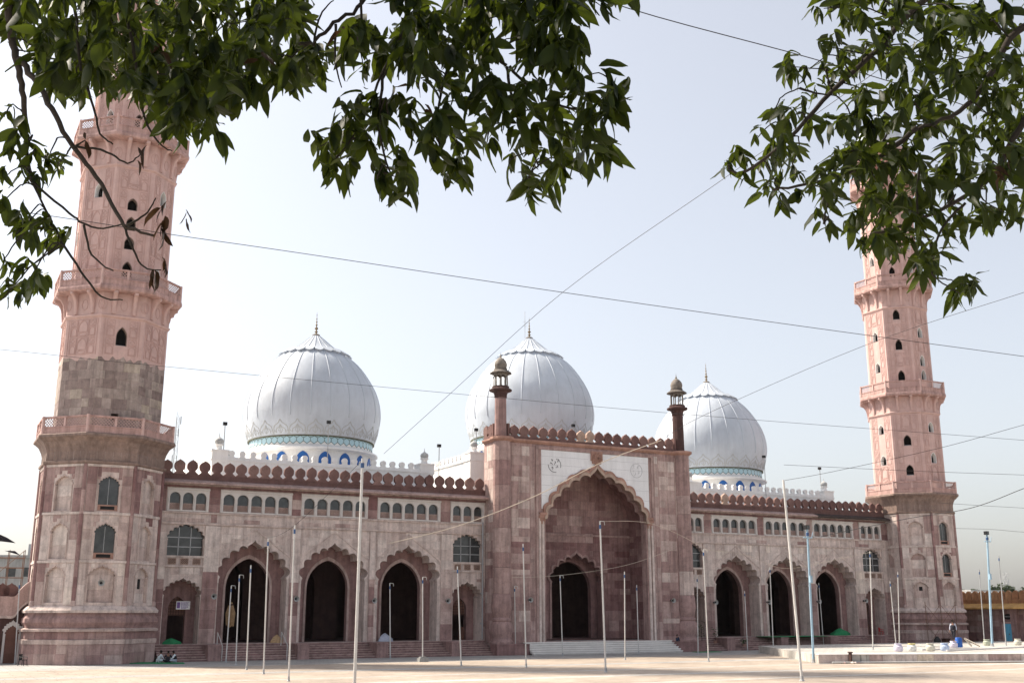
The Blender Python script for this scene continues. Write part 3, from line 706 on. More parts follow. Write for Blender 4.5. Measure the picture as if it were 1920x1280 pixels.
for i in range(15):
    for s in (-1, 1): link('merlon', WMERL, ter, (s*12.2, 5.6+1.06*i, 20.58), (0, 0, PI/2))
for s in (-1, 1):
    q = MB(); q.box(s*11.55-.85, s*11.55+.85, 3.55, 5.2, 16.1, 21.15); q.box(s*11.55-.92, s*11.55+.92, 3.48, 5.27, 21.15, 21.28); q.build('corner_post', 'white_wall', ter); pinnacle(ter, s*11.55, 4.4, 21.26)

# ---- domes
DP = [(6.85, 22.05), (7.22, 23.2), (7.44, 24.3), (7.50, 25.2), (7.36, 26.4), (7.0, 27.6), (6.45, 28.7), (5.6, 30.0), (4.65, 31.1), (3.5, 32.0), (2.65, 32.55), (1.85, 33.15), (1.0, 33.9), (.4, 34.4), (.25, 34.6)]
def dome(cx, k, zb, label):
    pr = [(r_*k, (z-22.05)*k+zb) for r_, z in DP]; sm = catmull(pr, 5)
    q = MB(); q.lathe(sm, 88, (0, 0)); d = q.build('dome', 'dome_marble', mosque, smooth='all', loc=(cx, 12.4, 0)); tag(d, label)
    def surf(th, s_):          # s_ is height above the rim
        z = zb+s_
        for (r0, z0), (r1, z1) in zip(sm, sm[1:]):
            if z0 <= z <= z1: r_ = r0+(r1-r0)*(z-z0)/(z1-z0); break
        else: r_ = sm[-1][0]
        return r_
    # ribs
    q = MB(); rp = [p_ for p_ in sm if p_[1] < zb+9.9*k and p_[1] > zb+1.9*k]
    q.tube([(r_+.01, 0, z) for r_, z in rp], .05, 5); me = q.mesh('rib', 'dome_marble', 'all')
    for i in range(22): link('rib', me, d, rot=(0, 0, 2*PI*(i+.3)/22))
    q = MB(); rp = [p_ for p_ in sm if p_[1] > zb+10.2*k]
    q.tube([(r_+.0, 0, z) for r_, z in rp], .07, 5, r1=.03); me = q.mesh('crown_rib', 'dome_marble', 'all')
    for i in range(22): link('crown_rib', me, d, rot=(0, 0, 2*PI*(i+.3)/22))
    # petal collar
    q = MB(); zc = zb+10.0*k; rc = surf(0, 10.0*k); hw = PI*rc/22*.94
    pts = [(hw, .10), (hw*.95, -.16), (hw*.55, -.36), (0, -.46), (-hw*.55, -.36), (-hw*.95, -.16), (-hw, .10), (-hw, .5), (hw, .5)]
    FF = lambda u, o, z: (rc+.05+o-(z*.9), u*(1-z*.12), zc+z*.6+o*.45)
    q.slab(FF, pts, [], -.2, .24); me = q.mesh('petal', 'dome_marble')
    for i in range(22): link('petal', me, d, rot=(0, 0, 2*PI*(i+.8)/22))
    # carved leaves at the foot
    q = MB()
    def FS(u, o, z):
        r_ = surf(0, z)+o; a = u/(7.1*k); return (r_*math.cos(a), r_*math.sin(a), zb+z)
    P_ = 2*PI*7.1*k/24
    for sc_ in (1., .66):
        q.ribbon(FS, catmull([(-P_*.46*sc_, .25), (-P_*.42*sc_, .75*sc_+.1), (-P_*.22*sc_, 1.15*sc_), (-P_*.1*sc_, 1.3*sc_), (0, 1.62*sc_), (P_*.1*sc_, 1.3*sc_), (P_*.22*sc_, 1.15*sc_), (P_*.42*sc_, .75*sc_+.1), (P_*.46*sc_, .25)], 3), .08, .025)
    for sg in (-1, 1):
        q.ribbon(FS, [(0, .2), (sg*P_*.14, .5), (sg*P_*.05, .8)], .05, .02); q.ribbon(FS, [(sg*P_*.5, .2), (sg*P_*.4, .5), (sg*P_*.3, .3)], .05, .02)
    q.ribbon(FS, [(0, .2), (0, 1.1)], .05, .02)
    q.ribbon(FS, [(-P_*.5, .14), (P_*.5, .14)], .06, .02)
    me = q.mesh('carved_leaf', 'dome_carving')
    for i in range(24): link('carved_leaf', me, d, rot=(0, 0, 2*PI*i/24))
    # rim, tile band, flange, drum
    q = MB(); R0 = 6.85*k; q.lathe([(R0-.1, zb-.09), (R0+.05, zb-.07), (R0+.05, zb+.02), (R0-.1, zb+.03)], 88, closed_top=False); q.build('rim', 'rim_green', d, smooth=40)
    Rb = 6.66*k; q = MB(); q.lathe([(Rb, zb-1.6), (Rb, zb-.05)], 88, closed_top=False); q.build('band_wall', 'white_wall', d, smooth='all')
    nt_ = 58; w_ = 2*PI*Rb/nt_; F0 = lambda u, o, z: ((Rb+o)*math.cos(u/Rb), (Rb+o)*math.sin(u/Rb), zb+z)
    hexa = [(w_*.46, -.28), (w_*.46, -.60), (0, -.86), (-w_*.46, -.60), (-w_*.46, -.28), (0, -.08)]
    q = MB(); q.slab(F0, hexa, [], 0, .03); me = q.mesh('tile', 'tile_blue')
    q = MB(); q.ribbon(F0, [(a*1.08, -.47+(b+.47)*1.06) for a, b in hexa], .075, .035, closed=True); me2 = q.mesh('tile_border', 'tile_line')
    tb = MB()
    for i in range(nt_):
        o = link('tile', me, d, rot=(0, 0, 2*PI*i/nt_)); link('tile_border', me2, d, rot=(0, 0, 2*PI*i/nt_))
    hex2 = [(w_*.46, -.10), (w_*.46, -.28), (w_*.04, -.05), (w_*.04, -.04), (w_*.46, -.04)]
    q = MB(); q.slab(F0, [(w_*.5, -.06), (w_*.5, -.27), (w_*.06, -.10), (w_*.06, -.06)], [], 0, .025); q.slab(F0, [(-w_*.06, -.06), (-w_*.06, -.10), (-w_*.5, -.27), (-w_*.5, -.06)], [], 0, .025)
    me = q.mesh('half_tile', 'tile_blue')
    for i in range(nt_): link('half_tile', me, d, rot=(0, 0, 2*PI*i/nt_))
    q = MB(); q.lathe([(Rb+.0, zb-.93), (Rb+.12, zb-.97), (Rb+.35, zb-1.12), (Rb+.62, zb-1.25), (Rb+.64, zb-1.40), (Rb+.25, zb-1.5), (Rb-.15, zb-1.55)], 88, closed_top=False); q.build('flange', 'white_wall', d, smooth=35)
    Rd = Rb-.1; q = MB(); q.lathe([(Rd, 16.1), (Rd, zb-1.5)], 88, closed_top=False); q.build('drum', 'white_wall', d, smooth='all')
    F1 = lambda u, o, z: ((Rd+o)*math.cos(u/Rd), (Rd+o)*math.sin(u/Rd), zb+z)
    ao = pointed(0, .66, -1.64, -2.5, -3.6)
    q = MB(); q.slab(F1, ao+pointed(0, .36, -2.2, -2.7, -3.6)[::-1], [], 0, .06); me = q.mesh('blue_arch', 'paint_blue')
    for i in range(18): link('blue_arch', me, d, rot=(0, 0, 2*PI*(i+.25)/18))
    # finial
    zt = pr[-1][1]; q = MB(); q.lathe([(.42, zt-.3), (.46, zt-.1), (.28, zt), (.12, zt+.05), (.10, zt+.2), (.22, zt+.28), (.1, zt+.36), (.08, zt+.5), (.20, zt+.62), (.20, zt+.72), (.07, zt+.84), (.07, zt+1.0), (.15, zt+1.08), (.06, zt+1.18), (.05, zt+1.35), (.12, zt+1.43), (.05, zt+1.52), (.04, zt+1.75), (.09, zt+1.82), (.03, zt+1.9), (.025, zt+2.2), (.06, zt+2.26), (.015, zt+2.35), (.01, zt+2.6)], 10)
    q.build('finial', 'bronze', d, smooth=40)
    return d
dome(-27.6, 1., 22.15, 'left white ribbed onion dome above the left arcade')
dc = dome(0, 1.055, 24.4, 'taller central white ribbed dome behind the portal')
dome(27.6, 1., 22.15, 'right white ribbed onion dome behind the portal turret')
q = MB(); q.tube([(-.62, 0, 37.4), (-.62, 0, 40.9)], .03, 5); q.tube([(-.9, 0, 39.5), (-.3, 0, 39.5)], .02, 4); q.tube([(-.85, 0, 39.0), (-.35, 0, 39.0)], .02, 4); q.build('antenna', 'galvanised', dc)
lay_stones(STONES, 300, mosque, 'sandstone')
# ------------------------------------------------------------------ minarets
A8 = -PI/2+PI/8; C8 = math.cos(PI/8); S8 = math.sin(PI/8)
def oct_ring(q, prof, tone=None): q.lathe(prof, 8, (0, 0), A8, tone=tone)
def minaret(s, label, wins, stone_top):
    off = np.array([s*50.81, -.17, 0.])
    root = thing('minaret', label, 'minaret', off, 0, 'twin minarets at the ends of the mosque')
    st = []; wst = []
    # plinth with mouldings
    tiers = [([(5.72, 0), (5.72, 1.62)], .42), ([(5.80, 1.62), (5.82, 1.95), (5.72, 2.0)], .58), ([(5.62, 1.98), (5.62, 2.62)], .3), ([(5.86, 2.62), (5.90, 2.80), (5.62, 2.9)], .55),
             ([(5.55, 2.88), (5.62, 3.1), (5.78, 3.35), (5.74, 3.65), (5.58, 3.85), (5.50, 4.12)], .3), ([(5.76, 4.12), (5.80, 4.32), (5.46, 4.66)], .68)]
    for pr, tn in tiers:
        q = MB(); oct_ring(q, pr, tn); pl = q.build('plinth_course', 'sandstone', root)
        if tn in (.42, .3):
            for k in (0, 1, 2, 6, 7):
                r_ = pr[0][0]; w = r_*S8*.97; F = frame_oct(k, r_*C8)
                if len(pr) == 2:
                    for b in ashlar(-w, w, pr[0][1]+.02, pr[-1][1]-.02, [], (.7, .9) if tn == .42 else (.5, .7), (1.1, 2.2), lambda u, z: clamp(rnd.gauss(tn, .06))): st.append((F, b, pl, off))
    # main sandstone stage
    Rc = 5.30; ap = Rc*C8; hw = Rc*S8
    for k in range(8):
        F = frame_oct(k, ap); front = k == 0
        tz = ((15.5, 14.55, 12.5, .82), (11.5, 10.55, 8.5, .82), (7.95, 6.95, 4.95, 1.05 if front else .85))
        holes = [cusped(0, h, a, sp, b, 3) for a, sp, b, h in tz]
        q = MB(); q.tone = .66; q.slab(F, rect(-hw, hw, 4.6, 16.5), holes, -.4, 0); wl = q.build('wall_face', 'sandstone', root)
        for i, ((a, sp, b, h), pl) in enumerate(zip(tz, holes)):
            tn = (lambda u, z: clamp(rnd.gauss(.68, .10), 0, .84))
            if front and i < 2:
                w = pane(F, pl, -.3, 'window', 'glass_dark', root)
                q = MB(); q.tone = .2; q.box(-h, h, -.3, -.1, b, b+.52, F); q.build('window_apron', 'archivolt', w)
                q = MB(); q.box(-h*.7, h*.7, -.1, -.09, b+.12, b+.40, F); q.build('apron_slot', 'dark_void', w)
                q = MB(); q.ribbon(lambda u, d, z: F(u, d-.3, z), [(0, b+.5), (0, a-.3)], .04, .02); q.build('window_bar', 'galvanised', w)
            else:
                q = MB(); q.tone = .6; q.slab(F, [(u, z) for u, z in rect(-h, h, b, a)], [], -.42, -.26); nb = q.build('niche_back', 'sandstone', root)
                G = lambda u, d, z, F=F: F(u, d-.26, z)
                for b_ in ashlar(-h, h, b, a-.15, [], (.7, 1.3), (2, 3), tn, level=0): st.append((G, b_, nb, off))
                if i == 2 and k == (1 if s < 0 else 7):
                    q = MB(); q.box(-.16, .2, -.255, -.22, b+1.15, b+2.0, F) if s < 0 else q.box(-.2, .2, -.255, -.2, b+1.85, b+2.35, F); q.build('slit_window', 'dark_void', root)
            # rim of the niche
            q = MB(); q.tone = .6; q.slab(F, cusped(0, h*1.09, a+.1, sp-.04, b, 3)+pl[::-1], [], -.01, .045); q.build('niche_rim', 'sandstone', root)
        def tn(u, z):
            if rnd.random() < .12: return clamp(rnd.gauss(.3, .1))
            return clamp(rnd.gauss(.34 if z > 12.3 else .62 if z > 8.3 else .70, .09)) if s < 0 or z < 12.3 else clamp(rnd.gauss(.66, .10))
        if k in (0, 1, 2, 6, 7):
            for (a, sp, b, h), za, zb_ in zip(tz[::-1], (4.75, 8.42, 12.4), (8.15, 12.15, 16.2)):
                for u0, u1 in ((-hw+.2, -h-.2), (h+.2, hw-.2)):
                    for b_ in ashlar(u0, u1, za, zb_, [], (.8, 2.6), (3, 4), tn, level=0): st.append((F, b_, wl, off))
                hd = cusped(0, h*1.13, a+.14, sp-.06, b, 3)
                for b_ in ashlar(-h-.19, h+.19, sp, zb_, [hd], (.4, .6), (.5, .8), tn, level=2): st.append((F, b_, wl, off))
        for z in (8.18, 12.17, 16.22):
            q = MB(); q.tone = .75; q.box(-hw, hw, 0, .09, z, z+.2, F); q.build('string_course', 'sandstone', root)
        a = -PI/2+k*PI/4+PI/8
        x, y = Rc*math.cos(a), Rc*math.sin(a); q = MB()
        for z0, z1 in ((4.7, 7.0), (7.0, 9.6), (9.6, 12.2), (12.2, 14.2), (14.2, 16.4)): q.lathe([(.17, z0), (.17, z1)], 8, (x, y), tone=clamp(rnd.gauss(.25, .1)))
        q.lathe([(.22, 4.66), (.22, 4.95), (.17, 5.1)], 8, (x, y)); q.build('edge_colonette', 'sandstone', root, smooth=50)
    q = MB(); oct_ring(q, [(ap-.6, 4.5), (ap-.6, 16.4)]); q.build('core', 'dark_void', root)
    # flaring cornice below the first balcony
    q = MB(); q.tone = .3
    oct_ring(q, [(5.3, 16.4), (5.55, 16.5), (5.58, 16.68), (5.36, 16.74), (5.36, 17.5), (5.48, 17.9), (5.72, 18.35), (6.08, 18.66), (6.22, 18.72), (6.22, 18.92), (6.1, 19.02)]); q.build('cornice', 'cornice_stone', root)
    q = MB()
    for k in (0, 1, 2, 6, 7):
        F = frame_oct(k, 5.36*C8)
        for i in range(6): q.box(-1.9+.66*i, -1.9+.66*i+.03, 0, .02, 16.8, 17.5, F)
    q.build('cornice_joint', 'weathered_stone', root)
    # pink stages
    def stage(z0, z1, Rs, ix, mat):
        ap = Rs*C8; hw = Rs*S8
        for k in range(8):
            F = frame_oct(k, ap); wl = wins.get((ix, k), [])
            hs = [pointed(0, hw*.26 if z_b != 20.3 else .3, zt, zt-(zt-z_b)*.52 if z_b != 20.3 else zt-.02, z_b) for z_b, zt in wl]
            zs = stone_top if ix == 2 else 0
            low = [(-hw, max(z0, zs)), (hw, max(z0, zs))]
            if zs: low = [(-hw, zs+rnd.uniform(-.1, .1))]+[(-hw+2*hw*i/12, zs+rnd.uniform(-.32, .22)) for i in range(1, 12)]+[(hw, zs+rnd.uniform(-.1, .1))]
            q = MB(); q.slab(F, low+[(hw, z1), (-hw, z1)], [h for h, (zb, zt) in zip(hs, wl) if zb >= zs], -.5, 0); q.build('shaft_face', 'pink_plaster', root)
            if zs > z0:
                q = MB(); q.tone = .5; q.slab(F, rect(-hw*1.0, hw*1.0, z0, zs+.4), [h for h, (zb, zt) in zip(hs, wl) if zb < zs], -.48, -.03); pw = q.build('bare_stone_face', 'weathered_stone', root)
                G = lambda u, d, z, F=F: F(u, d-.03, z)
                for b_ in ashlar(-hw+.01, hw-.01, 19.8, zs+.3, hs, (.72, .92), (.7, 1.35), lambda u, z: clamp(rnd.gauss(.5, .24)), level=1, skip=.02): wst.append((G, b_, pw, off))
            for h, (zb, zt) in zip(hs, wl):
                hh = hw*.26
                if zb == 20.3: continue
                o = pointed(0, hh*1.0, zt, zt-(zt-zb)*.52, zb); i_ = pointed(0, hh*.94, zt-.05, zt-.05-(zt-zb)*.52, zb+.04)
                q = MB(); q.slab(F, o+i_[::-1], [], -.48, .03); q.build('window_reveal', 'cornice_stone' if k == (0 if s < 0 else 7) else 'white_wall', root)
                q = MB(); q.box(-hh, hh, -.44, -.40, zb+.02, zb+.14, F); q.build('window_guard', 'galvanised', root)
            if k in (0, 1, 2, 6, 7):
                q = MB(); z = max(z0, zs)+(1.6 if ix > 2 or s > 0 else .25); rows = max(1, round((z1-.25-z)/2.15)); H = (z1-.25-z)/rows
                for r_ in range(rows):
                    a, b = z+H*r_, z+H*(r_+1)
                    clear = not any(zb < b+.1 and zt > a-.1 for zb, zt in wl)
                    if clear:
                        q.ribbon(F, pointed(0, hw*.25, a+H*.93, a+H*.55, a+H*.3), .055, .035, True); q.ribbon(F, rect(-hw*.3, hw*.3, a+H*.05, a+H*.97), .055, .035, True)
                        q.ribbon(F, [(hw*.22*math.cos(t_*PI/4), a+H*.165+.16*math.sin(t_*PI/4)) for t_ in range(8)], .04, .03, True)
                    for sg in (-1, 1):
                        q.ribbon(F, pointed(sg*hw*.53, hw*.14, a+H*.52, a+H*.36, a+H*.1), .05, .03, True)
                        q.ribbon(F, rect(sg*hw*.53-hw*.18, sg*hw*.53+hw*.18, a+H*.05, a+H*.58), .05, .03, True)
                        q.ribbon(F, rect(sg*hw*.53-hw*.18, sg*hw*.53+hw*.18, a+H*.63, a+H*.96), .05, .03, True)
                        q.ribbon(F, [(sg*hw*.53, a+H*.68), (sg*hw*.53+hw*.12, a+H*.795), (sg*hw*.53, a+H*.91), (sg*hw*.53-hw*.12, a+H*.795)], .04, .03, True)
                        q.ribbon(F, [(sg*hw*.82, a), (sg*hw*.82, b)], .06, .035)
                q.build('wall_relief', 'pink_relief', root)
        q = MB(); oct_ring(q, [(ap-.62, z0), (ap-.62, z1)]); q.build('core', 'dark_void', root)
    def rail(zf, R_):
        ap = R_*C8-.12; hw = (R_-.12)*S8
        F = frame_oct(0, ap)
        q = MB(); q.box(-hw, hw, -.16, 0, zf-.02, zf+.55, F); q.box(-hw-.03, hw+.03, -.17, .05, zf+1.36, zf+1.50, F); q.box(-hw-.03, hw+.03, -.17, .04, zf+.53, zf+.62, F); m1 = q.mesh('balcony_parapet', 'pink_weathered')
        q = MB(); q.box(-.09, .09, -.175, .03, zf+.5, zf+1.4, F); m2 = q.mesh('balcony_post', 'pink_plaster')
        q = MB(); e = frame_oct(0, ap); a = -PI/2+PI/8; x, y = (R_-.2)*math.cos(a), (R_-.2)*math.sin(a); q.lathe([(.13, zf), (.13, zf+1.55)], 8, (x, y)); m3 = q.mesh('corner_post', 'pink_plaster')
        pans = []
        for sg in (-1, 1):
            u0, u1 = sorted((sg*.1, sg*(hw-.1)))
            o = lattice(F, u0, u1, zf+.62, zf+1.36, -.09, .27, .05, 'pink_plaster', 'lattice_panel', None, frame=.06); pans.append(o.data); bpy.data.objects.remove(o)
        for k in range(8):
            rz = (0, 0, k*PI/4)
            link('balcony_parapet', m1, root, rot=rz); link('balcony_post', m2, root, rot=rz); link('corner_post', m3, root, rot=rz)
            for p_ in pans: link('lattice_panel', p_, root, rot=rz)
    def balcony(zn, zf, Rs, Rr):
        q = MB(); oct_ring(q, [(Rs, zn-.12), (Rs+.16, zn), (Rs+.20, zn+.14), (Rs+.05, zn+.24), (Rs+.05, zf-.5), (Rs+.1, zf-.4)]); q.build('neck_moulding', 'pink_plaster', root)
        q = MB(); oct_ring(q, [(Rs, zf-.52), (Rr-.15, zf-.5), (Rr, zf-.42), (Rr+.02, zf-.2), (Rr-.05, zf)]); q.build('balcony_slab', 'pink_weathered', root)
        apn = (Rs+.05)*C8; D = (Rr-Rs)*C8-.15; H = zf-.5-(zn+.26); F = frame_oct(0, apn)
        pr = [(0, 0), (.10, .02), (.16, .35*H), (.28, .62*H), (D*.62, .82*H), (D*.96, .90*H), (D*.98, H), (0, H)]
        for u in (-.24, .24):
            uc = u*2*(Rs*S8); q = MB()
            for w0, w1, gr in ((-.17, .17, 0), (-.10, .10, .05)):
                vs = [F(uc+w, d+gr if 0 < i < 7 else d, zn+.26+z) for w in (w0, w1) for i, (d, z) in enumerate(pr)]; k_ = len(pr)
                q.add(vs, [(i, (i+1) % k_, k_+(i+1) % k_, k_+i) for i in range(k_)]+[tuple(range(k_)), tuple(k_+i for i in reversed(range(k_)))])
            me = q.mesh('bracket', 'pink_plaster')
            for k in range(8): link('bracket', me, root, rot=(0, 0, k*PI/4))
        q = MB()
        for c in (-.5, 0, .5):
            uc = c*1.9*Rs*S8; q.ribbon(F, [(uc+.3*math.cos(t_*PI/4), zn+.3+H*.42+.5*math.sin(t_*PI/4)) for t_ in range(8)], .05, .03, True)
        me = q.mesh('neck_relief', 'pink_relief')
        for k in range(8): link('neck_relief', me, root, rot=(0, 0, k*PI/4))
        rail(zf, Rr)
    rail(19.0, 6.12)
    stage(19.0, 29.6, 4.74, 2, None)
    balcony(29.55, 32.25, 4.74, 5.85)
    stage(32.25, 44.0, 4.36, 3, None)
    balcony(43.95, 47.0, 4.36, 5.5)
    stage(47.0, 59.6, 3.78, 4, None)
    balcony(59.5, 62.3, 3.78, 4.9)
    # crowning kiosk
    for k in range(8):
        a = A8+k*PI/4; x, y = 3.3*math.cos(a), 3.3*math.sin(a); q = MB()
        q.lathe([(.3, 62.2), (.3, 62.6), (.2, 62.8), (.18, 65.4), (.3, 65.7), (.3, 66.2)], 10, (x, y)); q.build('kiosk_column', 'pink_plaster', root, smooth=40)
        F = frame_oct(k, 3.3*C8); h2 = 3.3*S8-.15
        q = MB(); q.slab(F, [(h2+.15, 65.3), (h2+.15, 67.0), (-h2-.15, 67.), (-h2-.15, 65.3)]+cusped(0, h2, 66.6, 65.5, 65.3, 3)[::-1], [], -.15, .15); q.build('kiosk_arch', 'pink_plaster', root)
    q = MB(); oct_ring(q, [(3.2, 67.0), (4.5, 66.9), (4.5, 67.05), (3.3, 67.7), (3.2, 68.2)]); q.build('kiosk_eave', 'pink_plaster', root)
    q = MB(); q.lathe(catmull([(2.9, 68.1), (3.3, 69.2), (3.2, 70.4), (2.3, 71.7), (1.0, 72.7), (.2, 73.4)], 5)+[(.15, 73.6), (.3, 73.8), (.1, 74.), (.05, 75.2)], 40); q.build('cupola', 'dome_marble', root, smooth='all')
    lay_stones(st, 300, root, 'sandstone', 'small_stones')
    if wst: lay_stones(wst, 150, root, 'weathered_stone', 'small_weathered_stones')
    return root
wl = {(2, 0): [(20.3, 20.95), (27.0, 28.73)], (3, 0): [(33.46, 34.94), (36.07, 37.27), (37.89, 39.21), (39.83, 41.0)], (3, 1): [(33.6, 34.9), (41.1, 42.6)], (3, 7): [(41.0, 42.4)], (4, 0): [(48.3, 49.6), (53, 54.3)], (4, 7): [(48.6, 50.0)], (4, 1): [(51., 52.4)], (3, 2): [(37., 38.4)], (3, 6): [(37., 38.4)]}
minaret(-1, 'pink minaret on the left with bare grey stone above its first balcony', wl, 25.85)
wr = {(2, 7): [(21.37, 22.77), (25.22, 26.66)], (2, 6): [(22.9, 24.25), (27.0, 28.3)], (2, 0): [(23.0, 24.4), (27.05, 28.4)], (3, 7): [(33.87, 35.37), (38.14, 39.59), (42.33, 43.74)], (3, 6): [(35.4, 36.8), (39.7, 41.1)], (3, 0): [(33.9, 35.5), (36.0, 37.5), (39.9, 41.3)], (4, 7): [(48.53, 49.95), (53, 54.4)], (4, 6): [(50.5, 51.9)], (4, 0): [(49, 50.5), (52.5, 54.0)]}
minaret(1, 'all pink minaret on the right beside the low cloister', wr, 0)
# ------------------------------------------------------------------ raised tank terrace on the right
def prism(q, poly, z0, z1, tone=None):
    n = len(poly); q.add([(x, y, z0) for x, y in poly]+[(x, y, z1) for x, y in poly], [tuple(range(n))[::-1], tuple(n+i for i in range(n))]+[(i, (i+1) % n, n+(i+1) % n, n+i) for i in range(n)], tone)
T1 = [(2.2, -32.6), (44, -50.2), (57, -9), (16, -9)]
terr = thing('terrace', 'low raised stone terrace faced with pinkish slabs on the right', 'terrace', (0, 0, 0))
q = MB(); prism(q, T1, 0, .69); q.build('terrace_body', 'paving_pale', terr)
dx, dy = 44-2.2, -50.2+32.6; Lw = math.hypot(dx, dy); tx, ty = dx/Lw, dy/Lw
FT = lambda u, d, z: (2.2+tx*u+ty*d, -32.6+ty*u-tx*d, z)
u = 0.
while u < Lw-1:
    w = rnd.uniform(1.1, 1.9)
    if not 2.2 < u < 3.0:
        q = MB(); q.block(FT, u+.006, u+w-.006, .02, .685, -.02, .03, tone=clamp(rnd.gauss(.70, .14))); q.build('facing_slab', 'sandstone', terr)
    u += w
q = MB(); q.tone = .7; q.box(0, Lw, -.6, .05, .69, .74, FT); q.build('coping', 'marble_step', terr)
q = MB(); q.tube([FT(1., .35, .10), FT(20, .42, .10), FT(44, .4, .10)], .06, 8); tag(q.build('pipe', 'steel'), 'long grey pipe lying along the foot of the stone terrace', 'pipe')
for (a, b, dz, lab) in (((1728, 1217), (1835, 1214.5), 0, 'white plastic pipe lying behind the first row of pots'), ((1775, 1219.), (1925, 1212), .04, 'longer white plastic pipe lying on the terrace towards the right edge')):
    A, B = onz(*a, 0.82+dz), onz(*b, 0.82+dz); q = MB(); q.tube([A, B], .075, 8); tag(q.build('pipe', 'white_paint'), lab, 'pipe')
# rubble and post at the broken corner of the terrace
b = thing('timber_post', 'short weathered timber post leaning at the broken terrace corner', 'post', FT(2.6, .25, 0))
q = MB(); q.box(-.12, .12, -.1, .1, 0, .85); q.build('post_shaft', 'dark_wood', b); q = MB(); q.box(-.18, .18, -.16, .16, .85, .93); q.build('post_cap', 'dark_wood', b)
b.rotation_euler = (0, .12, .4)
q = MB()
for i in range(26):
    u_, d_ = rnd.uniform(1.8, 3.6), rnd.uniform(-.1, .5); r_ = rnd.uniform(.05, .16); c = FT(u_, d_, r_*.5)
    q.lathe([(r_*.6, c[2]-r_*.5), (r_, c[2]), (r_*.5, c[2]+r_*.5)], 6, (c[0], c[1]), a0=rnd.random()*3, tone=rnd.random())
tag(q.build('rubble', 'sandstone'), 'scatter of broken stones at the terrace corner', 'rubble', kind='stuff')
# ------------------------------------------------------------------ pots
POTP = [(.28, 0), (.36, .06), (.40, .2), (.40, .42), (.30, .52), (.26, .56), (.33, .60), (.33, .68), (.27, .68), (.25, .5)]
def pot(px, py, mat, lab, rim=None, k=1., z=.74):
    p = onz(px, py, z); t_ = thing('pot', lab, 'pot', p, group='large pots on the terrace')
    q = MB(); q.lathe([(r_*k, z_*k) for r_, z_ in POTP[:6]], 20); q.build('body', mat, t_, smooth=40)
    q = MB(); q.lathe([(r_*k, z_*k) for r_, z_ in POTP[5:]], 20, closed_top=False); q.build('rim', rim or mat, t_, smooth=40)
    q = MB(); q.lathe([(.24*k, .48*k), (.24*k, .5*k)], 16); q.build('soil', 'dark_wood', t_)
pot(1685, 1220.5, 'pot_lilac', 'pale lilac pot, leftmost of the row on the terrace')
pot(1710.5, 1220, 'pot_white', 'white pot with a yellow rim, second in the terrace row', 'pot_yellow')
pot(1745, 1220, 'pot_cream', 'plain cream pot in the middle of the terrace row')
pot(1772, 1219.5, 'pot_blue', 'light blue pot on the terrace in front of the walking man')
pot(1788.5, 1213.5, 'pot_lilac', 'pinkish white pot just behind the light blue one', k=.95)
pot(1851, 1209.5, 'pot_green', 'grey green pot beside the foot of the blue lamp pole', k=.95)
pot(1909, 1208.5, 'pot_cream', 'cream pot nearest the right edge of the picture', k=.95)
# ------------------------------------------------------------------ poles
def pole(base, top, lab, zb=0., r=.055, mat='steel', lamp=False, foot=False, clip=True, name='pole', band=True):
    b = onz(*base, zb); t_ = above(b, *top); root = thing(name, lab, 'lamp post' if lamp else 'pole', b, group='poles standing in the courtyard'); v = Vector(t_-b)
    q = MB(); q.tube([(0, 0, 0), v*.5, v], r, 8, r1=r*.85); q.build('shaft', mat, root, smooth=40)
    if band:
        c = v*(1-.55/v.length); q = MB(); q.tube([c, c+v.normalized()*.28], r*1.18, 8); q.build('tape_band', 'tape_blue', root)
    q = MB(); q.lathe([(r*1.9, 0), (r*1.9, .05), (r*1.3, .09), (r*1.3, .3)], 8); q.build('foot_sleeve', 'galvanised', root)
    if foot:
        q = MB(); q.box(-.42, .42, -.3, .3, 0, .3); q.box(-.3, .3, -.2, .2, .3, .42); q.build('concrete_foot', 'grey_concrete', root)
    if clip and not lamp and rnd.random() < .45:
        q = MB(); e = v; q.tube([e, e+Vector((.3, -.1, -.02)), e+Vector((.34, -.1, -.28))], .025, 5); q.build('hook', 'steel', root)
    if lamp:
        q = MB(); q.box(v.x-.3, v.x+.1, v.y-.2, v.y+.15, v.z, v.z+.36); q.build('floodlight', 'black_plastic', root)
        q = MB(); q.box(v.x-.26, v.x+.06, v.y-.22, v.y-.2, v.z+.04, v.z+.32); q.build('lamp_glass', 'glass_dark', root)
        q = MB(); q.tube([v+Vector((-.5, 0, -.7)), v+Vector((.5, 0, -.7))], .05, 6); q.tube([v+Vector((.45, 0, -.7)), v+Vector((.6, 0, -.2))], .03, 5); q.build('cross_arm', mat, root)
        q = MB(); c = v*.62; q.box(c.x-.13, c.x+.13, c.y-.22, c.y-.08, c.z-.3, c.z+.3); q.build('junction_box', mat, root)
    return root
pole((27.7, 1244.8), (37, 1090), 'dull pole beside the black chair at the far left edge', mat='galvanised', clip=False)
pole((423.4, 1241.3), (433.8, 1097), 'shortest of the five poles fanned before the leftmost big arch')
pole((442, 1246), (449, 1077), 'second shortest pole of the five before the leftmost big arch')
pole((462, 1255), (470.5, 1059), 'middle pole of the five fanned before the leftmost big arch')
pole((494, 1263), (503, 1008), 'second tallest pole of the five before the leftmost big arch')
pole((541, 1276.6), (552.8, 983.7), 'tallest pole of the fan, between the first two big arches')
pole((664.3, 1290), (680, 859), 'thick steel pole reaching highest of all over the left arcade', r=.09)
pole((731.7, 1234.6), (731, 1092.5), 'slim pole left of centre in the third big arch')
pole((792.5, 1239.6), (792.5, 1081), 'pole set in a concrete foot right of the third big arch', foot=True)
pole((864.7, 1247), (857.6, 1061), 'left tilting pole before the small lattice door by the portal')
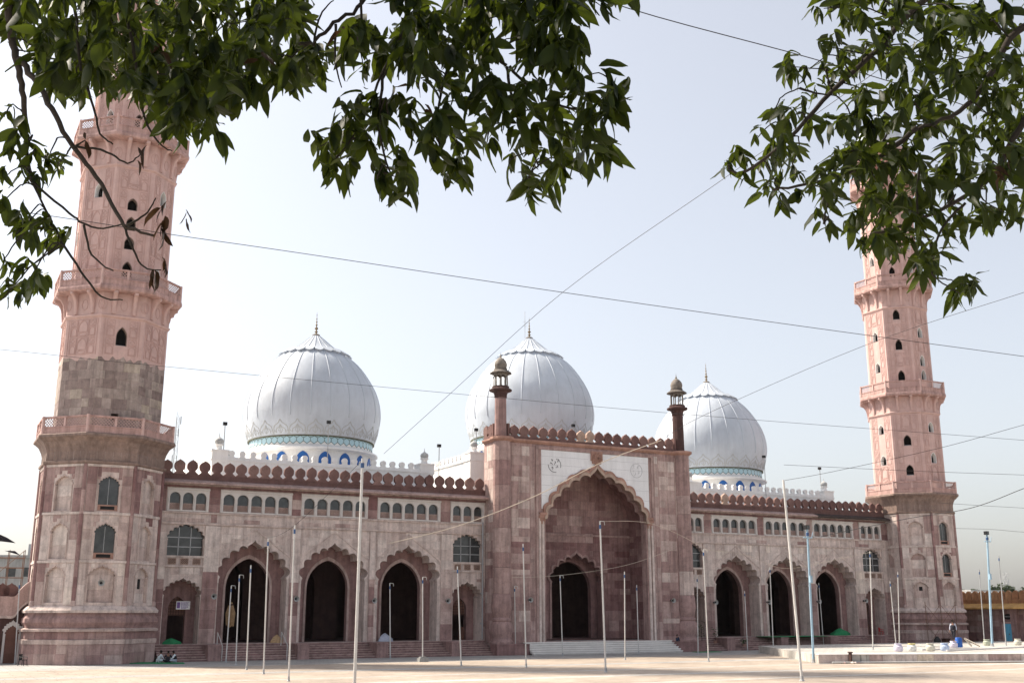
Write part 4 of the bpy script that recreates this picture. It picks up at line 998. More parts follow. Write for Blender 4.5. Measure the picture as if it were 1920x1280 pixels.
pole((966.7, 1227), (964.7, 1098), 'short pole close to the base of the portal corner column')
pole((986.6, 1250.6), (980.7, 1019), 'tall pole before the left pier of the portal')
pole((1055, 1229), (1050, 1078), 'pole in front of the dark inner doorway of the portal')
pole((1135.8, 1259.5), (1124.8, 976.4), 'tallest pole before the middle of the portal recess', r=.07)
pole((1172, 1236), (1171, 1071), 'pole standing before the right half of the portal recess')
pole((1197.5, 1225), (1193.6, 1096), 'slim pole at the right end of the portal recess')
pole((1309, 1225), (1307, 1080), 'short pole by the half hidden bay right of the portal', foot=False)
pole((1328.7, 1239.4), (1318.7, 1029.4), 'tall pole just right of the portal corner')
pole((1402, 1220), (1396, 1107.5), 'short slim pole inside the first big arch of the right arcade')
pole((1450.6, 1225), (1443.4, 1062.8), 'pole between the first and second arches of the right arcade')
pole((1503.7, 1276), (1468.7, 899.4), 'tall bare pole leaning left across the right arcade', r=.085, band=False)
pole((1545, 1215), (1535, 1092), 'short slim pole just right of the blue lamp post', r=.045)
pole((1637, 1217), (1631, 1033), 'white pole before the last small bay of the right arcade', .74)
pole((1680, 1207.5), (1668.7, 1089), 'leaning short pole before the base of the right minaret', .74)
pole((1686.6, 1207.5), (1683.4, 1072), 'upright pole before the base of the right minaret', .74)
pole((1846, 1205), (1836, 1067), 'shorter grey pole left of the right hand blue lamp post', .74, mat='galvanised', clip=False)
pole((1886.6, 1210), (1872.5, 1041), 'taller grey pole right of the right hand blue lamp post', .74, mat='galvanised', clip=False)
pole((1525.6, 1241.6), (1513.7, 992), 'pale blue lamp post before the arches of the right arcade', 0., .11, 'blue_pole_paint', True, name='lamp_post')
pole((1860.6, 1211), (1850.6, 1002), 'pale blue lamp post near the right edge by the cloister', .74, .12, 'blue_pole_paint', True, name='lamp_post')
# ------------------------------------------------------------------ wires
def wire(pts, depth, lab, r=.012, mat='wire_black', sag=0., dz=None):
    P_ = [ondepth(x, y, depth[0]+(depth[1]-depth[0])*i/(len(pts)-1)) for i, (x, y) in enumerate(pts)]
    P_ = catmull([tuple(p) for p in P_], 6) if len(P_) > 2 else P_
    q = MB(); q.tube(P_, r*(1.2 if mat == 'wire_black' else 1), 5); tag(q.build('overhead_wire', mat), lab, 'wire', 'wires strung over the courtyard')
wire([(-260, 355), (95, 405), (330, 441), (560, 474), (1055, 548), (1500, 611), (1920, 668), (2150, 700)], (42, 60), 'black wire crossing the whole sky below the middle leaves', .013)
wire([(2080, -160), (1830, 0), (1600, 165), (1350, 340), (1055, 548), (845, 737), (720, 850)], (30, 75), 'black wire slanting from the right tree down to the left arcade', .012)
wire([(-200, 640), (0, 655), (300, 686), (845, 737), (1316, 779), (1920, 825), (2100, 840)], (55, 75), 'black wire running low across all three domes', .010)
wire([(900, -90), (1175, 15), (1530, 112), (1800, 195), (2100, 300)], (26, 36), 'black wire high up between the middle and right leaves', .012)
wire([(2100, 490), (1920, 548), (1620, 648), (1320, 778), (1240, 825)], (52, 85), 'black wire rising from the portal turret to the right edge', .012)
wire([(1240, 825), (1125, 868), (1000, 931), (860, 985), (730, 1018)], (90, 92), 'pale rope hanging across the portal arch to the left arcade', .035, 'rope_pale')
wire([(2000, 885), (1920, 915), (1820, 952), (1700, 972), (1540, 1005)], (75, 92), 'cable sagging from the right edge to the first blue lamp post', .022)
wire([(2000, 775), (1920, 796), (1760, 840), (1560, 884), (1472, 900)], (70, 80), 'thin wire from the leaning pole up to the right edge', .013)
wire([(1470, 871), (1700, 882), (1920, 890), (2050, 895)], (75, 80), 'thin level wire behind the foot of the right minaret shaft', .011)
wire([(1760, 942), (1850, 948), (1920, 952), (2050, 962)], (80, 84), 'lower thin level wire right of the right minaret', .010)
wire([(1790, 990), (1860, 992), (1920, 997), (2050, 1005)], (85, 88), 'short thin wire ending beside the right hand lamp post', .010)
wire([(500, 1009), (552, 985), (680, 862)], (74, 66), 'thin wire linking the tallest poles of the left arcade', .010)
wire([(1125, 977), (1225, 982), (1330, 1031)], (82, 90), 'pale cord running right from the tall portal pole', .014, 'rope_pale')
wire([(960, 1082), (1050, 1078), (1170, 1060), (1260, 1030)], (112, 116), 'pale cord sagging before the portal recess', .018, 'rope_pale')
wire([(1634, 1034), (1560, 1050), (1470, 1065), (1400, 1040), (1322, 1030)], (105, 105), 'pale cord slung between poles before the right arches', .016, 'rope_pale')
# ------------------------------------------------------------------ horn loudspeakers
def horn(p, lab, face=(0, -1), dark=False):
    root = thing('horn_loudspeaker', lab, 'loudspeaker', p, math.atan2(face[0], -face[1]), 'horn loudspeakers fixed to the walls')
    def ring(pr):
        q = MB(); n = 16; vs = [(r_*math.cos(2*PI*i/n), -d, r_*math.sin(2*PI*i/n)) for d, r_ in pr for i in range(n)]
        q.add(vs, [(j*n+i, j*n+(i+1) % n, (j+1)*n+(i+1) % n, (j+1)*n+i) for j in range(len(pr)-1) for i in range(n)]); return q
    ring([(.1, .07), (.25, .1), (.42, .18), (.52, .27), (.53, .27), (.50, .24), (.40, .16), (.3, .11), (.28, .0)]).build('horn', 'grey_concrete', root, smooth=50)
    ring([(.0, .0), (0, .09), (.12, .1), (.12, 0)]).build('driver', 'black_plastic', root, smooth=40)
    ring([(.30, .0), (.30, .10), (.42, .06), (.44, 0)]).build('bullet', 'black_plastic', root, smooth=50)
    q = MB(); q.tube([(0, 0, -.1), (0, -.2, -.14)], .025, 5); q.build('bracket', 'rust', root)
for (x, y, yy, lab) in ((399, 1117.5, -.13, 'left of the leftmost big arch'), (553, 1122, -.13, 'between the first and second big arches on the left'), (699, 1125.5, -.13, 'between the second and third big arches on the left'), (837, 1126, -.13, 'right of the third big arch on the left'),
                        (991, 1124, -2.52, 'low on the left pier of the portal'), (1258, 1125, -2.52, 'low on the right pier of the portal'), (1338, 1128.5, -.13, 'just left of the first arch of the right arcade'), (1438, 1128, -.13, 'between the first and second arches on the right'), (1532, 1127, -.13, 'between the second and third arches on the right'), (1619, 1125.5, -.13, 'right of the last big arch on the right')):
    horn(ony(x, y, yy), 'grey horn loudspeaker '+lab)
horn((-50.81, -.17-4.9+.22, 6.55), 'dark horn loudspeaker in the lowest niche of the left minaret')
# ------------------------------------------------------------------ signs and small fittings on the facade
p = ony(343.5, 1134, 1.0); root = thing('sign_board', 'white sign board with purple writing hung over the small left door', 'sign', p)
q = MB(); q.box(-.62, .62, 0, .05, -.36, .36); q.build('board', 'pot_white', root)
q = MB(); q.box(-.56, -.28, -.012, 0, -.26, .28); q.box(-.5, -.34, -.016, -.004, -.18, .2); q.build('picture_panel', 'sign_purple', root)
q = MB()
for i, w in enumerate((.7, .62, .74, .55, .66, .4)):
    x = -.2
    while x < -.2+w:
        l = rnd.uniform(.05, .12); q.box(x, x+l, -.012, 0, .26-.1*i-.05, .26-.1*i+.012); x += l+.03
q.build('lettering', 'sign_purple', root)
q = MB(); p1, p2 = ony(912, 975, -.35), ony(914, 1201, -.35)
q.tube([(-12.75, -.3, 13.3), (-12.75, -.3, 1.5)], .075, 8)
for z in (3, 6, 9, 12): q.box(-12.86, -12.64, -.3, 0, z, z+.12)
tag(q.build('drainpipe', 'galvanised', mosque), 'grey drainpipe in the corner left of the portal')
for px, pb, lab in ((413, 1206, 'left of the leftmost arch'), (534, 1206, 'right of the leftmost arch')):
    p = ony(px, pb, -2.3); root = thing('handrail', 'short metal handrail on the steps '+lab, 'handrail', (p[0], -2.3, .2))
    q = MB(); q.tube([(0, 1.2, 1.0), (0, 1.2, 2.2)], .04, 6); q.build('upper_post', 'steel', root)
    q = MB(); q.tube([(0, -.8, -.2), (0, -.8, 1.1)], .04, 6); q.build('lower_post', 'steel', root)
    q = MB(); q.tube([(0, 1.2, 2.2), (0, -.8, 1.1)], .04, 6); q.build('rail', 'steel', root)
# floodlights on the roofs
def roof_lamp(px, top, base_z, y, lab):
    t_ = ony(px, top, y); root = thing('floodlight', lab, 'floodlight', (t_[0], y, base_z), group='floodlights on thin roof posts'); h = t_[2]-base_z
    q = MB(); q.tube([(0, 0, 0), (0, 0, h)], .045, 6); q.build('post', 'galvanised', root)
    q = MB(); q.box(-.2, .2, -.1, .15, h, h+.32); q.build('lamp_housing', 'black_plastic', root)
    q = MB(); q.box(-.17, .17, .15, .16, h+.03, h+.29); q.build('lamp_glass', 'glass_dark', root)
roof_lamp(422, 797, 18.9, 3.6, 'floodlight on a post at the left corner of the left roof terrace')
roof_lamp(616.5, 794, 18.9, 3.4, 'floodlight on a tall post in front of the left dome')
roof_lamp(823.5, 838, 16.1, 3.0, 'floodlight on a post between the left dome and the portal')
roof_lamp(893, 808, 21.1, 4.6, 'floodlight above the white corner block beside the portal turret')
roof_lamp(1075, 800, 22.0, 1.0, 'floodlight peeping over the portal battlements')
roof_lamp(1432.5, 858, 16.1, 3.0, 'floodlight on a tall post before the right dome')
roof_lamp(1537, 880, 18.8, 5., 'floodlight on a bare post near the right terrace end')
# ------------------------------------------------------------------ carpets, chairs, plants on the plinths
def soft(name, pts, z, h, mat, lab, cat):
    q = MB(); n = len(pts); prism(q, pts, z, z+h); return tag(q.build(name, mat), lab, cat)
a, b_ = onz(192, 1243.5), onz(345, 1243.5)
soft('carpet', [(a[0], a[1]), (b_[0], b_[1]-.2), (b_[0]+.2, b_[1]+1.3), (a[0]+1.2, a[1]+1.6)], .002, .07, 'green_carpet', 'green carpet laid on the ground under the seated men', 'carpet')
q = MB(); p = onz(262, 1241.5); q.box(p[0]-.28, p[0]+.28, p[1]+.4, p[1]+.8, .07, .38); q.box(p[0]-.1, p[0]+.1, p[1]+.58, p[1]+.62, .38, .46); tag(q.build('bag', 'red_plastic'), 'small red bag on the green carpet left of the men', 'bag')
soft('carpet', [(22.9, -3.4), (31.5, -3.4), (31.5, -.6), (22.9, -.6)], 1.402, .05, 'green_carpet', 'green carpet on the plinth before the middle right arch', 'carpet')
soft('carpet', [(10.2, -6.3), (13.2, -6.3), (13.2, -5.0), (10.2, -5.0)], .002, .05, 'green_carpet', 'small green mat on the ground right of the marble steps', 'carpet')
def heap(name, c, r_, h, mat, lab, cat):
    q = MB(); n = 18; vs = []; rings = 6
    for j in range(rings):
        t_ = j/(rings-1)
        for i in range(n):
            rr = r_*(1-t_**1.6)*(1+.22*math.sin(i*1.9+j*.8)+rnd.uniform(-.06, .06)); vs.append((c[0]+rr*math.cos(2*PI*i/n), c[1]+rr*.6*math.sin(2*PI*i/n), c[2]+h*t_**.8*(1+.1*math.sin(i*2.3))))
    q.add(vs, [(j*n+i, j*n+(i+1) % n, (j+1)*n+(i+1) % n, (j+1)*n+i) for j in range(rings-1) for i in range(n)]); return tag(q.build(name, mat, smooth=60), lab, cat)
heap('cloth_heap', (37.6, .9, 1.4), 1.3, .8, 'green_carpet', 'crumpled green cloth heaped in the last right arch', 'cloth')
heap('cloth_heap', (-43.6, .5, 1.4), .8, .5, 'green_carpet', 'dark green cloth heaped at the small left door', 'cloth')
heap('cloth_heap', (-23.1, .4, 1.4), .7, .75, 'cloth_grey', 'grey cloth bundle at the foot of the third left arch', 'cloth')
heap('cloth_heap', (-33.9, .6, 1.4), .6, .7, 'tan_paper', 'pale tan bundle at the right foot of the leftmost arch', 'cloth')
# dried sheaf hanging in the first arch
root = thing('straw_sheaf', 'hanging tan straw sheaf inside the leftmost big arch', 'sheaf', (-38.0, 2.2, 2.9))
q = MB()
for i in range(60):
    a = rnd.uniform(0, 2*PI); r_ = rnd.uniform(0, .36); x, y = r_*math.cos(a), r_*math.sin(a)*.5
    q.tube([(x*.3, y*.3, 2.2), (x*1.3, y*1.3, 1.2), (x, y, rnd.uniform(-.1, .2))], .03, 4)
q.build('straw', 'tan_paper', root); q = MB(); q.lathe([(.2, 1.9), (.21, 2.05)], 10); q.build('binding', 'dark_wood', root)
def chair(p, rz, mat, lab):
    root = thing('plastic_chair', lab, 'chair', p, rz)
    q = MB(); q.box(-.24, .24, -.22, .24, .42, .46); q.build('seat', mat, root)
    q = MB()
    for i in range(5): q.box(-.22+.095*i, -.16+.095*i, .22, .25, .46, .84)
    q.box(-.24, .24, .215, .255, .82, .9); q.build('backrest', mat, root)
    for sx in (-1, 1):
        for sy in (-1, 1):
            q = MB(); q.tube([(sx*.21, sy*.2, .42), (sx*.25, sy*.25, 0)], .028, 6); q.build('leg', mat, root)
        q = MB(); q.tube([(sx*.25, -.2, .44), (sx*.27, -.2, .66), (sx*.27, .1, .67), (sx*.24, .23, .7)], .025, 6); q.build('armrest', mat, root)
p = onz(42, 1247); chair(p, .9, 'black_plastic', 'black plastic chair by the pole at the far left edge')
chair((45.9-1.6, .6, 1.4), .4, 'red_plastic', 'red plastic chair in the last small bay of the right arcade')
def plant(c, h, r_, lab, n=90):
    root = thing('potted_plant', lab, 'plant', c)
    q = MB(); q.lathe([(.16, 0), (.22, .3), (.24, .32), (.2, .32)], 12); q.build('planter', 'archivolt', root, smooth=40)
    q = MB(); q.tube([(0, 0, .3), (.02, .03, h*.7)], .03, 5); q.build('stem', 'twig', root)
    q = MB()
    for i in range(n):
        a, b_, rr = rnd.uniform(0, 2*PI), rnd.uniform(.35, 1), r_*rnd.uniform(.2, 1); x, y, z = rr*math.cos(a), rr*math.sin(a), h*b_; d = Vector((math.cos(a), math.sin(a), rnd.uniform(-.6, .5))).normalized(); w = d.cross(Vector((0, 0, 1))).normalized()*.07
        p_ = Vector((x, y, z)); e = p_+d*.32; mid = (p_+e)/2; q.add([p_, mid+w, e, mid-w], [(0, 1, 2, 3)], rnd.random())
    q.build('leaves', 'bush', root)
plant((13.2, -2.9, .6), 2.6, .75, 'leafy green plant beside the portal on the right'); plant((15.2, -2.7, .8), 1.7, .6, 'lower leafy plant before the half hidden bay right of the portal'); plant((18.9, -3.2, .4), .9, .5, 'small plant at the foot of the first right arch')
# ------------------------------------------------------------------ people
TMPS = bpy.data.scenes.new('workbench')
def skinned(name, pts, edges, rad, mat, parent, root_i=0, sub=1):
    me = bpy.data.meshes.new(name); me.from_pydata([tuple(p) for p in pts], edges, []); o = bpy.data.objects.new('tmp', me); TMPS.collection.objects.link(o)
    md = o.modifiers.new('s', 'SKIN'); md.use_smooth_shade = True
    for i, v in enumerate(me.skin_vertices[0].data): v.radius = (rad[i] if isinstance(rad[i], tuple) else (rad[i], rad[i])); v.use_root = (i == root_i)
    sb = o.modifiers.new('u', 'SUBSURF'); sb.levels = sub; sb.render_levels = sub
    TMPS.view_layers[0].update(); dg = TMPS.view_layers[0].depsgraph; nm = bpy.data.meshes.new_from_object(o.evaluated_get(dg)); bpy.data.objects.remove(o); nm.name = name
    nm.materials.clear(); nm.materials.append(MATS[mat]); return link(name, nm, parent)
def figure(loc, rz, lab, J, top, bottom, hair, cap=None, vest=None, scale=1.):
    root = thing('person', lab, 'person', loc, rz); root.scale = (scale,)*3
    names = ['pel', 'bel', 'che', 'nec', 'jaw', 'hea', 'crn']; pts = [J[n] for n in names]; E_ = [(i, i+1) for i in range(6)]; R_ = [(.15, .11), (.14, .105), (.165, .11), .055, .068, (.078, .092), .055]
    def chain(start, js, rs):
        b = start
        for j, r_ in zip(js, rs): pts.append(j); R_.append(r_); E_.append((b, len(pts)-1)); b = len(pts)-1
        return b
    for sd in 'LR':
        h = chain(2, [J['sh'+sd], J['el'+sd], J['wr'+sd], J['ha'+sd]], [.06, .042, .029, (.038, .02)])
        w, hd = Vector(J['wr'+sd]), Vector(J['ha'+sd]); d = (hd-w).normalized(); sdv = d.cross(Vector((0, 0, 1))); sdv = sdv.normalized() if sdv.length > .1 else Vector((0, 1, 0))
        for i, (o_, l_) in enumerate(((-.026, .075), (-.009, .088), (.009, .083), (.026, .062))):
            k1 = hd+sdv*o_+d*.035; chain(h, [k1, k1+d*l_*.5+Vector((0, 0, -.008)), k1+d*l_*.85+Vector((0, 0, -.024))], [.0095, .0085, .007])
        chain(h, [w+d*.035+sdv*-.04, w+d*.075+sdv*-.055], [.011, .008])
        chain(0, [J['hi'+sd], J['kn'+sd], J['an'+sd], J['to'+sd]], [.085, .06, .04, (.04, .03)])
    body = skinned('body', pts, E_, R_, 'skin', root)
    pts = []; E_ = []; R_ = []
    pts += [J['pel'], J['bel'], J['che'], tuple((Vector(J['che'])+Vector(J['nec']))/2)]; R_ += [(.185, .14), (.175, .135), (.195, .135), .07]; E_ += [(0, 1), (1, 2), (2, 3)]
    for sd in 'LR': chain(2, [J['sh'+sd], J['el'+sd], tuple(Vector(J['wr'+sd])*.9+Vector(J['el'+sd])*.1)], [.08, .062, .045])
    skinned('shirt', pts, E_, R_, top, root)
    if vest:
        pts = [J['pel'], J['bel'], J['che'], tuple(Vector(J['che'])*.4+Vector(J['nec'])*.6)]; R_ = [(.215, .17), (.205, .165), (.225, .17), .10]; E_ = [(0, 1), (1, 2), (2, 3)]
        for sd in 'LR': chain(2, [J['sh'+sd]], [.10])
        skinned('waistcoat', pts, E_, R_, vest, root)
    pts = [J['pel']]; R_ = [(.165, .13)]; E_ = []
    for sd in 'LR': chain(0, [J['hi'+sd], J['kn'+sd], tuple(Vector(J['an'+sd])*.95+Vector(J['kn'+sd])*.05)], [.11, .082, .06])
    skinned('trousers', pts, E_, R_, bottom, root)
    for sd in 'LR': skinned('shoe', [J['an'+sd], tuple((Vector(J['an'+sd])+Vector(J['to'+sd]))/2+Vector((0, 0, -.02))), J['to'+sd]], [(0, 1), (1, 2)], [.05, .048, .04], 'cloth_dark', root)
    c = Vector(J['hea']); f = Vector(J['fac']); up_ = (Vector(J['crn'])-Vector(J['jaw'])).normalized()
    skinned('hair', [tuple(c-f*.03+up_*.02), tuple(c-f*.035-up_*.05), tuple(c+up_*.075-f*.01)], [(0, 1), (0, 2)], [(.088, .088), .07, .07], 'hair', root)
    skinned('nose', [tuple(c+f*.08-up_*.005), tuple(c+f*.108-up_*.03)], [(0, 1)], [.012, .014], 'skin', root)
    for sg in (-1, 1):
        sv = f.cross(up_)*sg; skinned('ear', [tuple(c+sv*.078-up_*.01), tuple(c+sv*.085+up_*.025)], [(0, 1)], [.014, .012], 'skin', root)
        skinned('eye', [tuple(c+f*.078+sv*.03+up_*.012), tuple(c+f*.084+sv*.03+up_*.012)], [(0, 1)], [.009, .007], 'ink', root)
    if cap: skinned('cap', [tuple(c+up_*.05-f*.01), tuple(c+up_*.10-f*.01)], [(0, 1)], [.092, .07], cap, root)
    return root
def standing(walk=0., arm=.12, bend=0.):
    J = dict(pel=(0, 0, .93), bel=(0, -.02*bend, 1.1), che=(0, -.06*bend, 1.33), nec=(0, -.09*bend, 1.5), jaw=(0, -.12*bend, 1.56), hea=(0, -.02-.14*bend, 1.64), crn=(0, -.02-.15*bend, 1.71), fac=(0, -1, -.15))
    for sd, sg in (('L', 1), ('R', -1)):
        w = walk*sg
        J['sh'+sd] = (sg*.19, -.06*bend, 1.42); J['el'+sd] = (sg*.25, .04+arm*w*.5, 1.14); J['wr'+sd] = (sg*.25, -.06+arm*w, .90); J['ha'+sd] = (sg*.245, -.09+arm*w, .82)
        J['hi'+sd] = (sg*.1, -.02*w, .88); J['kn'+sd] = (sg*.11, -.16*w-.03, .50); J['an'+sd] = (sg*.11, -.27*w+(.05 if w < 0 else 0), .09); J['to'+sd] = (sg*.12, -.27*w-.16, .035)
    return J
def seated():
    J = dict(pel=(0, 0, .14), bel=(0, -.03, .30), che=(0, -.09, .50), nec=(0, -.13, .66), jaw=(0, -.17, .72), hea=(0, -.20, .79), crn=(0, -.20, .86), fac=(0, -.93, -.3))
    for sd, sg in (('L', 1), ('R', -1)):
        J['sh'+sd] = (sg*.19, -.10, .58); J['el'+sd] = (sg*.29, -.22, .34); J['wr'+sd] = (sg*.17, -.42, .27); J['ha'+sd] = (sg*.11, -.48, .26)
        J['hi'+sd] = (sg*.12, -.04, .13); J['kn'+sd] = (sg*.40, -.40, .17); J['an'+sd] = (-sg*.05, -.44-.08*sg, .08); J['to'+sd] = (-sg*.18, -.46-.08*sg, .05)
    return J
gp = [onz(x, 1242.6) for x in (298, 314, 328)]
figure((gp[0][0], gp[0][1]+.3, .075), 1.9, 'man in white shirt and white cap seated on the green carpet', seated(), 'cloth_white', 'cloth_white', 'hair', 'pot_white', scale=1.05)
figure((gp[1][0], gp[1][1]-.1, .075), PI-.2, 'man in dark clothes seated with his back to the camera', seated(), 'cloth_dark', 'cloth_dark', 'hair', scale=1.0)
figure((gp[2][0]+.1, gp[2][1]+.4, .075), -1.7, 'man in dark waistcoat and pale sleeves seated on the right of the group', seated(), 'cloth_white', 'cloth_grey', 'hair', vest='cloth_dark', scale=1.05)
p = onz(1270, 1220.5); figure((p[0], p[1], 0), PI*.9, 'man in dark jacket and white cap standing by the marble steps', standing(.25), 'cloth_navy', 'cloth_navy', 'hair', 'pot_white', scale=1.04)
p = onz(1790.5, 1213.5, .74); figure((p[0], p[1], 1.362), -1.15, 'man in black waistcoat with grey sleeves walking behind the pots', standing(1.), 'cloth_grey', 'cloth_dark', 'hair', vest='cloth_dark', scale=1.13)
bpy.data.scenes.remove(TMPS)
# blue drum, beams, scaffold poles by the right minaret
p = onz(1805.5, 1213, .74); root = thing('drum', 'blue plastic drum behind the walking man', 'drum', (p[0], p[1]+.5, .74))
q = MB(); q.lathe([(.42, 0), (.45, .05), (.45, .4), (.47, .43), (.45, .46), (.45, .85), (.40, .92)], 20); q.build('barrel', 'blue_plastic', root, smooth=40); q = MB(); q.lathe([(.38, .9), (.38, .95), (.1, .96)], 16); q.build('lid', 'blue_plastic', root); root.scale = (.85, .85, 1.0)
for (a, b_, za, zb, lab) in (((1808, 1196), (1838, 1211), 2.1, .8, 'sloping timber beam leaning behind the blue drum'), ((1822, 1211.), (1808, 1195), 1.42, 2.1, 'short timber prop under the sloping beam')):
    A, B = onz(1838, 1211, .8), None
    P1 = above(A, *a); P2 = above(A, *b_); q = MB(); q.tube([P1, P2], .09, 4); tag(q.build('timber_beam', 'rope_pale' if 'slop' in lab else 'dark_wood'), lab, 'beam')
root = thing('scaffold', 'thin steel scaffold frame against the base of the right minaret', 'scaffold', (45.4, -4.6, 0))
for i in range(3):
    q = MB(); q.tube([(3.1*i/2*1.4, -1.2-.4*i, 0), (3.1*i/2*1.4, -1.2-.4*i, 5.4)], .04, 6); q.build('upright', 'rust', root)
for i in range(2):
    x0, x1, y0, y1 = 2.17*i, 2.17*(i+1), -1.2-.4*i, -1.6-.4*i
    for z in (.2, 2.7):
        for a, b_ in ((z, z+2.4), (z+2.4, z)):
            q = MB(); q.tube([(x0, y0, a), (x1, y1, b_)], .025, 5); q.build('brace', 'rust', root)
for k, (x, lab) in enumerate(((1737, 'black water can standing by the right minaret base'), (1748, 'dark crate beside the black water can'))):
    p = onz(x, 1211, 0); q = MB(); 
    if k == 0: q.lathe([(.3, 0), (.42, .3), (.42, .9), (.2, 1.2), (.2, 1.3)], 14, (46.5, -6.2)); tag(q.build('water_can', 'black_plastic', smooth=40), lab, 'can')
    else: q.box(47.5, 48.3, -6.6, -6, 0, .95); q.box(47.45, 48.35, -6.65, -5.95, .95, 1.05); tag(q.build('crate', 'dark_wood'), lab, 'crate')
# ------------------------------------------------------------------ right cloister
CX = 58.2
clo = thing('cloister', 'low cloister with orange battlements and a blue door on the right', 'cloister', (CX, -10, 0)); L0 = np.array([CX, -10, 0.])
FC = lambda u, d, z: (-d, -u, z)          # local; u runs towards the camera side
q = MB(); q.tone = .25; q.box(-16, 40, -.6, 0, 0, 4.9, FC); wl_ = q.build('wall', 'sandstone', clo)
q = MB(); q.tone = .2; q.box(-16, 40, -6, -.6, 4.6, 5.2, FC); q.build('roof', 'sandstone', clo)
k_ = 0; us = []
for u in np.arange(-14, 39, 4.2):
    q = MB(); q.tone = .3; q.box(u-.45, u+.45, 0, .5, 0, 4.5, FC); q.box(u-.55, u+.55, 0, .6, 0, .5, FC); q.box(u-.55, u+.55, 0, .6, 4.2, 4.5, FC); q.build('pier', 'sandstone', clo)
ST = []
for b_ in ashlar(-13, 12, .1, 4.4, [rect(-2.9, -1.1, 0, 3.6)], (.7, .8), (1.2, 2.2), lambda u, z: clamp(rnd.gauss(.28, .1)), level=1): ST.append((FC, b_, wl_, L0))
lay_stones(ST, 200, clo, 'sandstone')
q = MB()
vs = [FC(u, d, z) for u in (-16, 40) for d, z in ((0, 5.25), (1.5, 4.75), (1.5, 4.55), (0, 4.9))]; q.add(vs, [(0, 1, 5, 4), (1, 2, 6, 5), (2, 3, 7, 6), (3, 0, 4, 7), (0, 3, 2, 1), (4, 5, 6, 7)]); q.build('eave', 'ochre', clo)
q = MB(); q.tone = .5; q.box(-16, 40, -.5, .0, 4.9, 5.75, FC); q.box(-16, 40, -.5, .1, 5.6, 5.75, FC); q.build('parapet', 'orange_stone', clo)
mm = []
for tn in (.1, .4, .7, 1.):
    q = MB(); q.slab(lambda u, d, z: (u, -d, z), [(.42, 0), (.42, .65), (.36, .85), (.2, 1.0), (0, 1.12), (-.2, 1.), (-.36, .85), (-.42, .65), (-.42, 0)], [], -.2, .2, tn); mm.append(q.mesh('merlon', 'orange_stone'))
for u in np.arange(-15.5, 16, 1.02): link('merlon', rnd.choice(mm), clo, FC(u, -.22, 5.74), (0, 0, -PI/2))
ud = 10-float(10-(-10-onx(1895, 1190, CX-.1)[1])) if False else float(-10-onx(1893, 1190, CX-.1)[1])
root_d = None
q = MB(); q.box(ud-.75, ud+.75, -.02, .08, .3, 2.75, FC); dr = q.build('door', 'blue_door_paint', clo)
for sg in (-1, 1):
    for z0, z1 in ((.45, 1.4), (1.55, 2.6)):
        q = MB(); a, b_ = sorted((ud+sg*.08, ud+sg*.66)); q.box(a, b_, .08, .11, z0, z1, FC); q.build('door_panel', 'blue_door_paint', dr)
q = MB(); q.box(ud-.02, ud+.06, .08, .14, 1.4, 1.55, FC); q.build('latch', 'rust', dr)
q = MB(); q.box(ud-1.0, ud-.76, 0, .1, .3, 3.0, FC); q.box(ud+.76, ud+1., 0, .1, .3, 3., FC); q.box(ud-1., ud+1., 0, .1, 2.78, 3., FC); q.build('door_frame', 'pink_relief', clo)
q = MB(); vs = [(ud+.65*math.cos(2*PI*i/20), 3.62+.36*math.sin(2*PI*i/20)) for i in range(20)]; q.slab(FC, vs, [], .0, .07); sg_ = q.build('oval_sign', 'black_plastic', clo)
q = MB()
for i in range(6): q.ribbon(lambda u, d, z: FC(u, d+.07, z), catmull([(ud-.4+.14*i, 3.55), (ud-.36+.14*i, 3.7), (ud-.3+.14*i, 3.6), (ud-.27+.14*i, 3.56)], 2), .03, .01)
q.build('sign_writing', 'ink_faint', sg_)
# ------------------------------------------------------------------ left gateway with a curved parapet
gy = 1.2; ga = thing('gateway', 'sandstone side gateway with a swept curved parapet at the left edge', 'gateway', (-62, gy, 0))
FG = lambda u, d, z: (u+62, -d, z)
def gx(px, py): p = ony(px, py, gy); return (p[0], p[2])
arc = [gx(-120, 1118), gx(0, 1117), gx(28, 1117), gx(38, 1105), gx(52, 1092), gx(72, 1083), gx(100, 1072), gx(160, 1070)]
arc = catmull(arc, 4); lo = [(x, z-1.6) for x, z in arc]
q = MB(); q.tone = .45; q.slab(FG, [(x, z) for x, z in arc][::-1]+lo, [], -.5, .25); q.build('curved_parapet', 'sandstone', ga)
q = MB(); q.tone = .65; q.slab(FG, lo[::-1]+[(x, z-.22) for x, z in lo], [], -.4, .4); q.build('curved_moulding', 'sandstone', ga)
xl, xr = arc[0][0], arc[-1][0]; cxg = gx(28, 1200)[0]
q = MB(); q.tone = .28; q.slab(FG, [(xr, 0), ]+[(x, z-1.7) for x, z in arc][::-1]+[(xl, 0)], [], -.6, -.02); gw = q.build('gate_wall', 'sandstone', ga)
xa_, xb_ = gx(8, 1200)[0], gx(34, 1200)[0]; cd = (xa_+xb_)/2; hd = (xb_-xa_)/2
q = MB(); q.slab(FG, cusped(cd, hd*1.28, 3.55, 2.5, .02, 3)+cusped(cd, hd*.95, 3.15, 2.3, .02, 3)[::-1], [], -.05, .1); q.build('white_door_arch', 'white_paint', ga)
q = MB(); q.slab(FG, cusped(cd, hd*.97, 3.2, 2.3, .02, 3), [], -.04, .03); q.build('door_leaf', 'wood_door', ga)
q = MB(); q.slab(FG, pointed(cd+.3, 2.62, 4.72, 3.3, .02), [], -.05, -.012); q.build('blind_arch_back', 'sandstone_shaded', ga)  # thin dark slab whose colour paints the arch as a shaded recess
